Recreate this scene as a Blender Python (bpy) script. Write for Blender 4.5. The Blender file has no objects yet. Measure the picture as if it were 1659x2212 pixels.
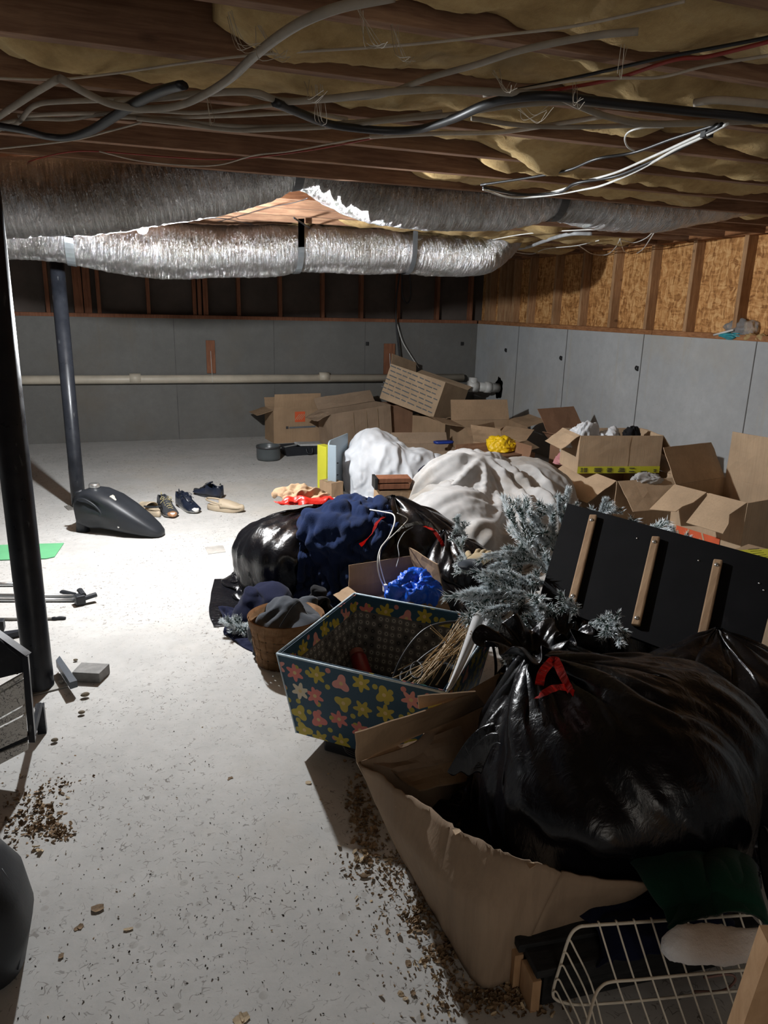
import bpy, bmesh, math, random
import numpy as np
from mathutils import Vector, Matrix, Euler, noise
PI = math.pi
R = math.radians
random.seed(7)
rng = np.random.default_rng(5)
SC = bpy.context.scene
COL = SC.collection

# ------------------------------------------------------------ camera
IW, IH = 1659, 2212
FPX, YAW, PITCH, ROLL, CAMH = 1579.39, 0.33893, 0.27277, 0.024259, 1.55
_f = Vector((math.sin(YAW)*math.cos(PITCH), math.cos(YAW)*math.cos(PITCH), -math.sin(PITCH)))
_r0 = Vector((math.cos(YAW), -math.sin(YAW), 0)); _u0 = _r0.cross(_f)
_r = _r0*math.cos(ROLL)+_u0*math.sin(ROLL); _u = -_r0*math.sin(ROLL)+_u0*math.cos(ROLL)
CAM = Vector((0, 0, CAMH))
cd = bpy.data.cameras.new('camera'); cam = bpy.data.objects.new('camera', cd); COL.objects.link(cam)
cam.matrix_world = Matrix(((_r.x, _u.x, -_f.x, 0), (_r.y, _u.y, -_f.y, 0), (_r.z, _u.z, -_f.z, CAMH), (0, 0, 0, 1)))
cd.sensor_fit = 'VERTICAL'; cd.sensor_height = 24; cd.lens = 24*FPX/IH; cd.clip_start = 0.05
SC.camera = cam

# ------------------------------------------------------------ world, bulb and fill light, exposure
wd = bpy.data.worlds.new('world'); SC.world = wd; wd.use_nodes = True
wd.node_tree.nodes['Background'].inputs[0].default_value = (0.75, 0.85, 1, 1)
wd.node_tree.nodes['Background'].inputs[1].default_value = 0.02
BULB = Vector((0.13, 4.32, 1.942))
def point(loc, power, color, rad):
    l = bpy.data.lights.new('point_light', 'POINT'); l.energy = power; l.color = color; l.shadow_soft_size = rad
    o = bpy.data.objects.new('point_light', l); o.location = loc; COL.objects.link(o); return o
bulb_light = point(BULB, 150, (0.93, 0.97, 1.0), 0.035)
# unseen fill light added behind the camera to lift the foreground
fill_light = point(Vector((0.3, -1.8, 1.5)), 15, (1.0, 0.93, 0.84), 0.7)
SC.view_settings.view_transform = 'Standard'; SC.view_settings.look = 'None'
SC.view_settings.gamma = 1; SC.view_settings.exposure = 1.18
SC.view_settings.use_curve_mapping = False

def ray(u, v): return _f*FPX+_r*(u-IW/2)-_u*(v-IH/2)
def onz(u, v, z=0.0): d = ray(u, v); return CAM+d*((z-CAMH)/d.z)
def onx(u, v, x): d = ray(u, v); return CAM+d*(x/d.x)
def ony(u, v, y): d = ray(u, v); return CAM+d*(y/d.y)

# ------------------------------------------------------------ materials
def nt(name):
    m = bpy.data.materials.new(name); m.use_nodes = True
    return m, m.node_tree, m.node_tree.nodes['Principled BSDF']
def node(t, kind, **kw):
    n = t.nodes.new(kind)
    for k, v in kw.items(): setattr(n, k, v)
    return n
def coords(t, scale=(1, 1, 1), uv=False, rot=(0, 0, 0)):
    tc = node(t, 'ShaderNodeTexCoord'); mp = node(t, 'ShaderNodeMapping')
    t.links.new(tc.outputs['UV' if uv else 'Object'], mp.inputs[0])
    mp.inputs['Scale'].default_value = scale; mp.inputs['Rotation'].default_value = rot
    return mp.outputs[0]
def noise_tex(t, vec, scale=5, detail=6, rough=.6, dist=0):
    n = node(t, 'ShaderNodeTexNoise'); t.links.new(vec, n.inputs['Vector'])
    n.inputs['Scale'].default_value = scale; n.inputs['Detail'].default_value = detail
    n.inputs['Roughness'].default_value = rough; n.inputs['Distortion'].default_value = dist
    return n.outputs['Fac']
def vor(t, vec, scale, out='Distance', feature='F1', rnd=1):
    n = node(t, 'ShaderNodeTexVoronoi', feature=feature); t.links.new(vec, n.inputs['Vector'])
    n.inputs['Scale'].default_value = scale; n.inputs['Randomness'].default_value = rnd
    return n.outputs[out]
def ramp(t, fac, stops, interp='LINEAR'):
    n = node(t, 'ShaderNodeValToRGB'); t.links.new(fac, n.inputs[0]); e = n.color_ramp.elements
    n.color_ramp.interpolation = interp
    while len(e) < len(stops): e.new(.5)
    for i, (p, c) in enumerate(stops):
        e[i].position = p; e[i].color = (*c, 1) if len(c) == 3 else c
    return n.outputs[0]
def mix(t, fac, a, b, mode='MIX'):
    n = node(t, 'ShaderNodeMix', data_type='RGBA', blend_type=mode)
    for i, v in ((0, fac), (6, a), (7, b)):
        if isinstance(v, (int, float)): n.inputs[i].default_value = v
        elif isinstance(v, tuple): n.inputs[i].default_value = (*v, 1)
        else: t.links.new(v, n.inputs[i])
    return n.outputs[2]
def mth(t, op, a, b=0.0, c=0.0):
    n = node(t, 'ShaderNodeMath', operation=op)
    for i, v in enumerate((a, b, c)):
        if isinstance(v, (int, float)): n.inputs[i].default_value = v
        else: t.links.new(v, n.inputs[i])
    return n.outputs[0]
def sepxyz(t, vec):
    n = node(t, 'ShaderNodeSeparateXYZ'); t.links.new(vec, n.inputs[0]); return n.outputs
def bump(t, b, h, strength=.3, dist=.01):
    n = node(t, 'ShaderNodeBump'); t.links.new(h, n.inputs['Height'])
    n.inputs['Strength'].default_value = strength; n.inputs['Distance'].default_value = dist
    t.links.new(n.outputs[0], b.inputs['Normal'])
def setb(t, b, col=None, rough=None, metal=None, spec=None):
    if col is not None:
        if isinstance(col, tuple): b.inputs['Base Color'].default_value = (*col, 1)
        else: t.links.new(col, b.inputs['Base Color'])
    if rough is not None:
        if isinstance(rough, (int, float)): b.inputs['Roughness'].default_value = rough
        else: t.links.new(rough, b.inputs['Roughness'])
    if metal is not None: b.inputs['Metallic'].default_value = metal
    if spec is not None: b.inputs['Specular IOR Level'].default_value = spec
def simple(name, col, rough=.6, var=.25, scale=8, metal=0, bs=.15, bscale=60, spec=None, stretch=(1, 1, 1)):
    """plain surface: one colour varied by noise, fine relief"""
    m, t, b = nt(name); v = coords(t, stretch)
    lo = tuple(max(0, c*(1-var)) for c in col); hi = tuple(min(1, c*(1+var)) for c in col)
    setb(t, b, ramp(t, noise_tex(t, v, scale), [(.3, lo), (.7, hi)]), rough, metal, spec)
    if bs: bump(t, b, noise_tex(t, v, bscale, 3), bs, .003)
    return m

M = {}
def wood(name, dark, light, grain=(1, 12, 12), scale=5, rough=.75, knots=True):
    m, t, b = nt(name); v = coords(t, grain)
    g = noise_tex(t, v, scale, 8, .65, .6)
    c = ramp(t, g, [(.3, dark), (.5, tuple((a+d)/2 for a, d in zip(dark, light))), (.68, light)])
    v2 = coords(t)
    c = mix(t, ramp(t, noise_tex(t, v2, 2.3, 4), [(.4, (0, 0, 0)), (.7, (.5, .5, .5))]), c, tuple(x*.55 for x in dark))
    if knots:
        k = vor(t, coords(t, (1, 2.2, 2.2)), 2.6)
        c = mix(t, ramp(t, k, [(.0, (1, 1, 1)), (.07, (.5, .5, .5)), (.1, (0, 0, 0))]), c, tuple(x*.35 for x in dark))
    setb(t, b, c, rough, spec=.25); bump(t, b, g, .3, .004); return m
M['joist'] = wood('joist_wood', (.17, .083, .05), (.38, .225, .135))
M['stud'] = wood('stud_wood', (.26, .13, .06), (.52, .32, .17), (12, 12, 1))
M['plate'] = wood('plate_wood', (.22, .09, .035), (.42, .20, .09), (3, 3, 12))
M['pale_wood'] = wood('pale_wood', (.42, .26, .14), (.62, .42, .25), (12, 12, 1), 4)
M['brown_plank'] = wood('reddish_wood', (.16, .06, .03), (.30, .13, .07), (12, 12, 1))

def concrete(name, base, warm, floor=False):
    m, t, b = nt(name); v = coords(t)
    c = ramp(t, noise_tex(t, v, 1.3, 8, .62), [(.3, tuple(x*.84 for x in base)), (.5, base), (.7, tuple(min(1, x*1.12) for x in base))])
    c = mix(t, ramp(t, noise_tex(t, v, 11, 8, .7), [(.35, (0, 0, 0)), (.75, (.55, .55, .55))]), c, tuple(x*.74 for x in base))
    c = mix(t, ramp(t, noise_tex(t, coords(t, (1, 1, 1), rot=(.4, .2, 1)), .9, 5), [(.52, (0, 0, 0)), (.72, (.6, .6, .6))]), c, warm)
    if floor:
        # paint-like flecks, short dark hairs, round drip stains, grit
        hv = coords(t, (1, 1, 1))
        n1 = node(t, 'ShaderNodeTexNoise'); t.links.new(hv, n1.inputs['Vector']); n1.inputs['Scale'].default_value = 9
        add = node(t, 'ShaderNodeMixRGB'); add.blend_type = 'ADD'; add.inputs[0].default_value = .35
        t.links.new(hv, add.inputs[1]); t.links.new(n1.outputs['Color'], add.inputs[2])
        e1 = vor(t, add.outputs[0], 24, feature='DISTANCE_TO_EDGE')
        gate = ramp(t, noise_tex(t, hv, 34, 2), [(.53, (0, 0, 0)), (.57, (1, 1, 1))])
        hair = mth(t, 'MULTIPLY', ramp(t, e1, [(.0, (1, 1, 1)), (.02, (1, 1, 1)), (.05, (0, 0, 0))]), gate)
        big = ramp(t, noise_tex(t, hv, 1.7, 3), [(.38, (.15, .15, .15)), (.6, (.8, .8, .8))])
        c = mix(t, mth(t, 'MULTIPLY', hair, big), c, (.10, .085, .07))
        gr = ramp(t, vor(t, hv, 95), [(.0, (1, 1, 1)), (.13, (0, 0, 0))])
        g2 = ramp(t, noise_tex(t, hv, 30, 2), [(.54, (0, 0, 0)), (.6, (1, 1, 1))])
        c = mix(t, mth(t, 'MULTIPLY', gr, g2), c, (.07, .06, .05))
        dr = ramp(t, vor(t, hv, 15), [(.0, (.55, .55, .55)), (.16, (.5, .5, .5)), (.2, (0, 0, 0))])
        sx = sepxyz(t, hv)
        near = ramp(t, sx[1], [(.0, (1, 1, 1)), (.9, (0, 0, 0))])
        dm = node(t, 'ShaderNodeMapRange'); t.links.new(sx[1], dm.inputs[0])
        dm.inputs[1].default_value = 2.2; dm.inputs[2].default_value = 1.5
        g3 = ramp(t, noise_tex(t, hv, 4.5, 2), [(.5, (0, 0, 0)), (.56, (1, 1, 1))])
        c = mix(t, mth(t, 'MULTIPLY', mth(t, 'MULTIPLY', dr, g3), dm.outputs[0]), c, (.23, .21, .18))
    else:
        pit = ramp(t, vor(t, coords(t), 26), [(.0, (1, 1, 1)), (.1, (0, 0, 0))])
        g2 = ramp(t, noise_tex(t, v, 7, 2), [(.58, (0, 0, 0)), (.63, (1, 1, 1))])
        c = mix(t, mth(t, 'MULTIPLY', pit, g2), c, (.09, .085, .08))
        st = ramp(t, noise_tex(t, coords(t, (6, 6, .35)), 1.5, 5), [(.6, (0, 0, 0)), (.74, (.5, .5, .5))])
        c = mix(t, st, c, warm)
    setb(t, b, c, .9, spec=.2)
    bump(t, b, noise_tex(t, v, 45, 6), .25, .004); return m
M['floor'] = concrete('floor_concrete', (.49, .48, .46), (.45, .40, .33), True)
M['wall'] = concrete('wall_concrete', (.40, .41, .415), (.38, .34, .27)); M['wall_b'] = concrete('shaded_stained_concrete', (.155, .15, .14), (.15, .125, .095))  # back wall: grey-brown stain, plus the duct's shade put into a darker base colour
M['joint'] = simple('joint_line', (.10, .095, .09), .95)

def osb():
    m, t, b = nt('osb_flakes'); v = coords(t)
    n1 = node(t, 'ShaderNodeTexNoise'); t.links.new(v, n1.inputs['Vector']); n1.inputs['Scale'].default_value = 7
    add = node(t, 'ShaderNodeMixRGB'); add.blend_type = 'ADD'; add.inputs[0].default_value = .10
    t.links.new(v, add.inputs[1]); t.links.new(n1.outputs['Color'], add.inputs[2])
    cols = []
    for i, (sc, rx) in enumerate((((1, 62, 13), .6), ((1, 12, 66), -.5), ((1, 50, 16), 1.3))):
        mp = node(t, 'ShaderNodeMapping'); t.links.new(add.outputs[0], mp.inputs[0])
        mp.inputs['Rotation'].default_value = (rx, 0, 0); mp.inputs['Scale'].default_value = sc
        cols.append(vor(t, mp.outputs[0], 1.1, 'Color'))
    s = node(t, 'ShaderNodeMixRGB'); s.inputs[0].default_value = .5; t.links.new(cols[0], s.inputs[1]); t.links.new(cols[1], s.inputs[2])
    s2 = node(t, 'ShaderNodeMixRGB'); s2.inputs[0].default_value = .4; t.links.new(s.outputs[0], s2.inputs[1]); t.links.new(cols[2], s2.inputs[2])
    bw = node(t, 'ShaderNodeRGBToBW'); t.links.new(s2.outputs[0], bw.inputs[0])
    c = ramp(t, bw.outputs[0], [(.25, (.24, .10, .03)), (.5, (.50, .24, .08)), (.75, (.68, .40, .17))])
    setb(t, b, c, .7, spec=.3); bump(t, b, bw.outputs[0], .3, .004); return m
M['osb'] = osb()
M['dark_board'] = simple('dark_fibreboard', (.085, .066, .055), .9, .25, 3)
M['subfloor'] = wood('subfloor_board', (.20, .10, .045), (.38, .22, .11), (2, 8, 2), 3, knots=False)

# ------------------------------------------------------------ mesh helpers
def bmx(): return bmesh.new()
def obj(name, bm, mat, parent=None, smooth=False, loc=None):
    me = bpy.data.meshes.new(name)
    if isinstance(bm, bpy.types.Mesh): me = bm
    else: bm.to_mesh(me); bm.free()
    if mat is not None and not me.materials: me.materials.append(mat)
    if smooth:
        for p in me.polygons: p.use_smooth = True
    o = bpy.data.objects.new(name, me); COL.objects.link(o)
    if parent: o.parent = parent
    if loc is not None: o.location = loc
    return o
def tag(o, label=None, cat=None, group=None, kind=None):
    if label: o['label'] = label
    if cat: o['category'] = cat
    if group: o['group'] = group
    if kind: o['kind'] = kind
    return o
def thing(name, label, cat, loc=(0, 0, 0), rot=None, group=None):
    o = bpy.data.objects.new(name, None); COL.objects.link(o); o.empty_display_size = .1
    if rot is None: rot = Matrix.Identity(3)
    elif isinstance(rot, (int, float)): rot = Matrix.Rotation(rot, 3, 'Z')
    o.matrix_world = Matrix.Translation(Vector(loc)) @ rot.to_4x4()
    return tag(o, label, cat, group)
def box(bm, c, s, rot=None, bev=0):
    r = bmesh.ops.create_cube(bm, size=1)['verts']
    mt = Matrix.Translation(Vector(c)) @ (rot.to_4x4() if rot else Matrix.Identity(4)) @ Matrix.Diagonal((*s, 1))
    bmesh.ops.transform(bm, matrix=mt, verts=r)
    if bev:
        es = {e for v in r for e in v.link_edges}
        bmesh.ops.bevel(bm, geom=list(es), offset=bev, segments=2, affect='EDGES', profile=.6)
    return bm
def span(bm, lo, hi, bev=0):
    lo, hi = Vector(lo), Vector(hi); return box(bm, (lo+hi)/2, (abs(hi.x-lo.x), abs(hi.y-lo.y), abs(hi.z-lo.z)), None, bev)
def crom(pts, n):
    """smooth curve through pts, n samples per span"""
    P = [Vector(p) for p in pts]
    if len(P) < 3: return [P[0].lerp(P[-1], i/n) for i in range(n+1)]
    P = [P[0]*2-P[1]]+P+[P[-1]*2-P[-2]]; out = []
    for i in range(1, len(P)-2):
        for k in range(n):
            t = k/n; a, b, c, d = P[i-1:i+3]
            out.append(.5*((2*b)+(c-a)*t+(2*a-5*b+4*c-d)*t*t+(-a+3*b-3*c+d)*t**3))
    out.append(P[-2]); return out
def tube(bm, pts, r, sides=8, caps=True, flat=1.0, up=None):
    """tube along pts; r number or list; flat squeezes it in height"""
    P = [Vector(p) for p in pts]; n = len(P); rings = []
    prev = None
    for i, p in enumerate(P):
        t = (P[min(i+1, n-1)]-P[max(i-1, 0)]).normalized()
        if prev is None:
            a = Vector(up) if up else (Vector((0, 0, 1)) if abs(t.z) < .9 else Vector((1, 0, 0)))
        else: a = prev
        s = t.cross(a)
        if s.length < 1e-5: s = t.orthogonal()
        s.normalize(); a = s.cross(t).normalized(); prev = a
        rr = r[i] if isinstance(r, (list, tuple)) else r
        rings.append([bm.verts.new(p+s*(rr*math.cos(2*PI*k/sides))+a*(rr*flat*math.sin(2*PI*k/sides))) for k in range(sides)])
    for i in range(n-1):
        for k in range(sides):
            bm.faces.new((rings[i][k], rings[i][(k+1) % sides], rings[i+1][(k+1) % sides], rings[i+1][k]))
    if caps:
        bm.faces.new(rings[0][::-1]); bm.faces.new(rings[-1])
    return bm
def lathe(bm, prof, n=32, mt=None):
    """prof list of (r,z) about Z"""
    rings = []
    for r_, z in prof:
        if r_ < 1e-6: rings.append([bm.verts.new((0, 0, z))])
        else: rings.append([bm.verts.new((r_*math.cos(2*PI*k/n), r_*math.sin(2*PI*k/n), z)) for k in range(n)])
    new = [v for r_ in rings for v in r_]
    for a, b in zip(rings, rings[1:]):
        for k in range(n):
            k2 = (k+1) % n
            if len(a) == 1 and len(b) == 1: continue
            if len(a) == 1: bm.faces.new((a[0], b[k2], b[k]))
            elif len(b) == 1: bm.faces.new((a[k], a[k2], b[0]))
            else: bm.faces.new((a[k], a[k2], b[k2], b[k]))
    if mt: bmesh.ops.transform(bm, matrix=mt, verts=new)
    return bm
def quad_panel(bm, pts, th, nu=1, nv=1, f=None):
    """a panel of thickness th over four corner points (a,b,c,d); f(u,v)->offset along the normal"""
    a, b, c, d = [Vector(p) for p in pts]
    nrm = (b-a).cross(d-a).normalized(); g = {}
    for s in (0, 1):
        for i in range(nu+1):
            for j in range(nv+1):
                u, v = i/nu, j/nv
                p = a*(1-u)*(1-v)+b*u*(1-v)+c*u*v+d*(1-u)*v
                g[s, i, j] = bm.verts.new(p+nrm*((f(u, v) if f else 0)-(th if s == 0 else 0)))
    for i in range(nu):
        for j in range(nv):
            bm.faces.new((g[1, i, j], g[1, i+1, j], g[1, i+1, j+1], g[1, i, j+1]))
            bm.faces.new((g[0, i, j+1], g[0, i+1, j+1], g[0, i+1, j], g[0, i, j]))
    for i in range(nu):
        bm.faces.new((g[0, i, 0], g[0, i+1, 0], g[1, i+1, 0], g[1, i, 0]))
        bm.faces.new((g[1, i, nv], g[1, i+1, nv], g[0, i+1, nv], g[0, i, nv]))
    for j in range(nv):
        bm.faces.new((g[1, 0, j], g[1, 0, j+1], g[0, 0, j+1], g[0, 0, j]))
        bm.faces.new((g[0, nu, j], g[0, nu, j+1], g[1, nu, j+1], g[1, nu, j]))
    return bm
def poly_prism(bm, pts, th):
    """extrude a planar polygon (world points) by th along its normal"""
    P = [Vector(p) for p in pts]; n = Vector((0, 0, 0))
    for i in range(len(P)): n += P[i].cross(P[(i+1) % len(P)])
    n.normalize(); a = [bm.verts.new(p) for p in P]; b = [bm.verts.new(p-n*th) for p in P]
    bm.faces.new(a); bm.faces.new(b[::-1])
    for i in range(len(P)):
        j = (i+1) % len(P); bm.faces.new((a[j], a[i], b[i], b[j]))
    return bm

# ------------------------------------------------------------ the setting
XR, YB, ZJ, ZC = 4.33, 8.82, 2.12, 1.375        # right wall, back wall, joist underside, top of the concrete
XL, YN = -4.2, -2.2
def struct(name, bm, mat, **k): return tag(obj(name, bm, mat, **k), kind='structure')
floor = struct('floor', span(bmx(), (XL, YN, -.12), (XR+.2, YB+.2, 0)), M['floor'])
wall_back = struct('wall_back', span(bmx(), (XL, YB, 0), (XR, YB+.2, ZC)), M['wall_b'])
wall_right = struct('wall_right', span(bmx(), (XR, YN, 0), (XR+.2, YB+.2, ZC)), M['wall'])
wall_left = struct('wall_left', span(bmx(), (XL-.2, YN, 0), (XL, YB+.2, 2.4)), M['wall'])
wall_rear = struct('wall_rear', span(bmx(), (XL, YN-.2, 0), (XR+.2, YN, 2.4)), M['wall'])
ceiling = struct('ceiling', span(bmx(), (XL-.2, YN-.2, ZJ+.235), (XR+.4, YB+.4, ZJ+.26)), M['subfloor'])
# concrete form joints
for u in (378, 592, 788):
    p = ony(u, 760, YB); obj('form_joint', span(bmx(), (p.x-.004, YB-.003, .0), (p.x+.004, YB+.01, ZC)), M['joint'], wall_back)
for u, v in ((1120, 730), (1219, 800), (1383, 800), (1618, 850)):
    p = onx(u, v, XR); obj('form_joint', span(bmx(), (XR-.003, p.y-.004, 0), (XR+.01, p.y+.004, ZC)), M['joint'], wall_right)
# stub walls of timber on the concrete
def beam(parent, name, lo, hi, mat, bev=.003): return obj(name, span(bmx(), lo, hi, bev), mat, parent)
def crossgrain(m, g, nm):
    c = m.copy(); c.name = nm
    for n in c.node_tree.nodes:
        if n.type == 'MAPPING' and tuple(n.inputs['Scale'].default_value) == (12, 12, 1): n.inputs['Scale'].default_value = g
    return c
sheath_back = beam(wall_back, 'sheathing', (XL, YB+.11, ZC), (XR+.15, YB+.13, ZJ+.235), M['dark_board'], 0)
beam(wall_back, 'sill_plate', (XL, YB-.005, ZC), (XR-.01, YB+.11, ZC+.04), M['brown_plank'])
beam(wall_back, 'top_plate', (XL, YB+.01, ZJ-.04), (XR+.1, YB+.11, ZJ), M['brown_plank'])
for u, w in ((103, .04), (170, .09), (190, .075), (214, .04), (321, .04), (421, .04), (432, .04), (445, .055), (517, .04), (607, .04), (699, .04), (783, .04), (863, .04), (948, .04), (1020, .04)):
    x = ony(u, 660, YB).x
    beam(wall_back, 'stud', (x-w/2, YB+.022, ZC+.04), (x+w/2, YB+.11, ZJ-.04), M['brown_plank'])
beam(wall_right, 'osb_sheathing', (XR+.10, YN, ZC), (XR+.12, YB+.1, ZJ+.235), M['osb'], 0)
# sill plate in lengths, butted
cuts = [YN]+sorted(onx(u, v, XR).y for u, v in ((1243, 708), (1408, 718)))+[YB-.01]
for a, b in zip(cuts, cuts[1:]): beam(wall_right, 'sill_plate', (XR+.0, a+.003, ZC), (XR+.1, b-.003, ZC+.042), M['plate'])
beam(wall_right, 'top_plate', (XR+.01, YN, ZJ), (XR+.1, YB, ZJ+.045), M['plate'])
yst = [onx(u, v, XR).y for u, v in ((1196, 620), (1254, 620), (1320, 620), (1399, 620), (1487, 620), (1595, 620))]
ys = [yst[0]+.53*k for k in (3, 2, 1)]+yst+[yst[-1]-.53*k for k in range(1, 10)]
for i, y in enumerate(ys):
    beam(wall_right, 'stud', (XR+.012, y-.02, ZC+.042), (XR+.1, y+.02, ZJ), M['stud'])
# doubled studs in the dark far corner
for y in (8.3, 7.95, 8.55): beam(wall_right, 'stud', (XR+.012, y-.02, ZC+.042), (XR+.1, y+.02, ZJ), M['stud'])
# joists
YJ = [2.05+.385*k for k in range(-9, 18)]
for y in YJ:
    bm = span(bmx(), (XL, y-.02, ZJ), (XR+.1, y+.02, ZJ+.235), .002)
    obj('joist', bm, M['joist'], ceiling)
# insulation batts, sagging differently in every bay
def insul():
    m, t, b = nt('glass_wool'); v = coords(t)
    c = ramp(t, noise_tex(t, v, 6, 8, .7), [(.3, (.30, .19, .08)), (.55, (.52, .365, .17)), (.75, (.66, .51, .27))])
    c = mix(t, ramp(t, noise_tex(t, coords(t, (1, 3, 1)), 2.2, 4), [(.5, (0, 0, 0)), (.75, (.6, .6, .6))]), c, (.42, .33, .20))
    setb(t, b, c, .95, spec=.1); bump(t, b, noise_tex(t, coords(t, (1, 1, 1)), 70, 5, .8), .6, .01); return m
M['wool'] = insul()
def batt(y0, y1, x0, x1, seed, z0=2.16, sag=.05, lump=()):
    nx, ny = int((x1-x0)/.025), 16; bm = bmx(); g = {}
    w = y1-y0
    for i in range(nx+1):
        x = x0+(x1-x0)*i/nx
        ragg = .05*noise.noise((x*2.2, seed, 0))+.03*noise.noise((x*9, seed, 3))
        for j in range(ny+1):
            s = j/ny; y = y0+w*s
            e = math.sin(PI*s)**.6
            z = z0-sag*e*(.7+.9*noise.noise((x*1.1, seed*3.1, 1)))+.035*noise.noise((x*3, y*4, seed))+.018*noise.noise((x*9, y*9, seed))+.006*noise.noise((x*30, y*30, seed))
            z += ragg*(1-s)*.8+.05*max(0, noise.noise((x*.8, seed, 9)))
            for (lx, ls, lw, ld) in lump:
                z -= ld*math.exp(-((x-lx)/lw)**2-((s-ls)/.3)**2)
            ends = min(1, (x-x0)/.15, (x1-x)/.15); z += (1-ends)**2*.05
            g[i, j] = bm.verts.new((x, y, min(z, ZJ+.22)))
    for i in range(nx):
        for j in range(ny): bm.faces.new((g[i, j], g[i, j+1], g[i+1, j+1], g[i+1, j]))
    # thickness up to the board above
    top = {i: (bm.verts.new((g[i, 0].co.x, y0, ZJ+.225)), bm.verts.new((g[i, 0].co.x, y1, ZJ+.225))) for i in range(nx+1)}
    for i in range(nx):
        bm.faces.new((g[i, 0], g[i+1, 0], top[i+1][0], top[i][0])); bm.faces.new((g[i+1, ny], g[i, ny], top[i][1], top[i+1][1]))
        bm.faces.new((top[i][0], top[i+1][0], top[i+1][1], top[i][1]))
    for i in (0, nx): bm.faces.new([g[i, j] for j in (range(ny+1) if i else range(ny, -1, -1))]+[top[i][1], top[i][0]][::1 if i else -1])
    return obj('insulation_batt', bm, M['wool'], ceiling, True)
def bay(k): return 2.05+.385*k+.021, 2.05+.385*(k+1)-.021
for k, x0, x1, z0, sag, lump in (
    (-3, -1, 3, 2.17, .06, ()), (-2, -.5, 3.2, 2.17, .06, ()), (-1, .25, 3.6, 2.16, .06, ()),
    (0, -.28, 3.9, 2.165, .05, ((.15, .4, .35, .02), (1.3, .5, .2, .03), (1.62, .5, .12, .06))),
    (1, .1, .32, 2.2, .03, ()), (1, .62, 4.0, 2.175, .035, ((1.65, .7, .18, .1), (2.4, .5, .3, .04))),
    (2, -.3, -.1, 2.19, .04, ()), (2, 1.45, 4.1, 2.17, .05, ((1.7, .5, .3, .04), (2.5, .6, .4, .05))),
    (3, 1.3, 3.0, 2.16, .05, ((2.0, .5, .3, .03),)), (4, 1.25, 3.9, 2.17, .04, ((1.9, .6, .3, .03),)),
    (5, 2.2, 4.1, 2.18, .03, ()), (7, 1.7, 3.1, 2.14, .05, ()), (8, 1.5, 4.0, 2.15, .05, ()), (9, 1.2, 4.1, 2.15, .06, ()),
    (10, 1.9, 4.1, 2.14, .06, ()), (11, 2.5, 4.1, 2.14, .05, ())):
    batt(*bay(k), x0, x1, k*1.37+x0, z0, sag, lump)

# ------------------------------------------------------------ ducts
def foil():
    m, t, b = nt('crinkled_foil'); v = coords(t, uv=True)
    n1 = noise_tex(t, coords(t, (34, 3.2, 1), uv=True), 2.4, 5, .7, .7); n2 = noise_tex(t, coords(t, (10, 9, 1), uv=True), 2.5, 4, .6, 1.2)
    n1 = mth(t, 'ABSOLUTE', mth(t, 'SUBTRACT', n1, .5)); n3 = mth(t, 'ABSOLUTE', mth(t, 'SUBTRACT', noise_tex(t, coords(t, (14, 2.0, 1), uv=True, rot=(0, 0, .35)), 2.6, 3, .6, 1.0), .5))
    h = mth(t, 'ADD', mth(t, 'ADD', mth(t, 'MULTIPLY', n1, -1.6), mth(t, 'MULTIPLY', n3, -1.6)), mth(t, 'MULTIPLY', n2, .3))
    dust = ramp(t, noise_tex(t, coords(t), 2.4, 6), [(.35, (.36, .35, .33)), (.65, (.58, .58, .585))])
    setb(t, b, dust, ramp(t, n2, [(.3, (.13,)*3), (.7, (.27,)*3)]), 1.0)
    bump(t, b, h, 1.0, .018); return m
M['foil'] = foil()
M['strap'] = simple('grey_strap', (.18, .19, .20), .6, .15)
M['steel'] = simple('galvanised_strip', (.42, .45, .47), .35, .2, metal=.8)
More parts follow.
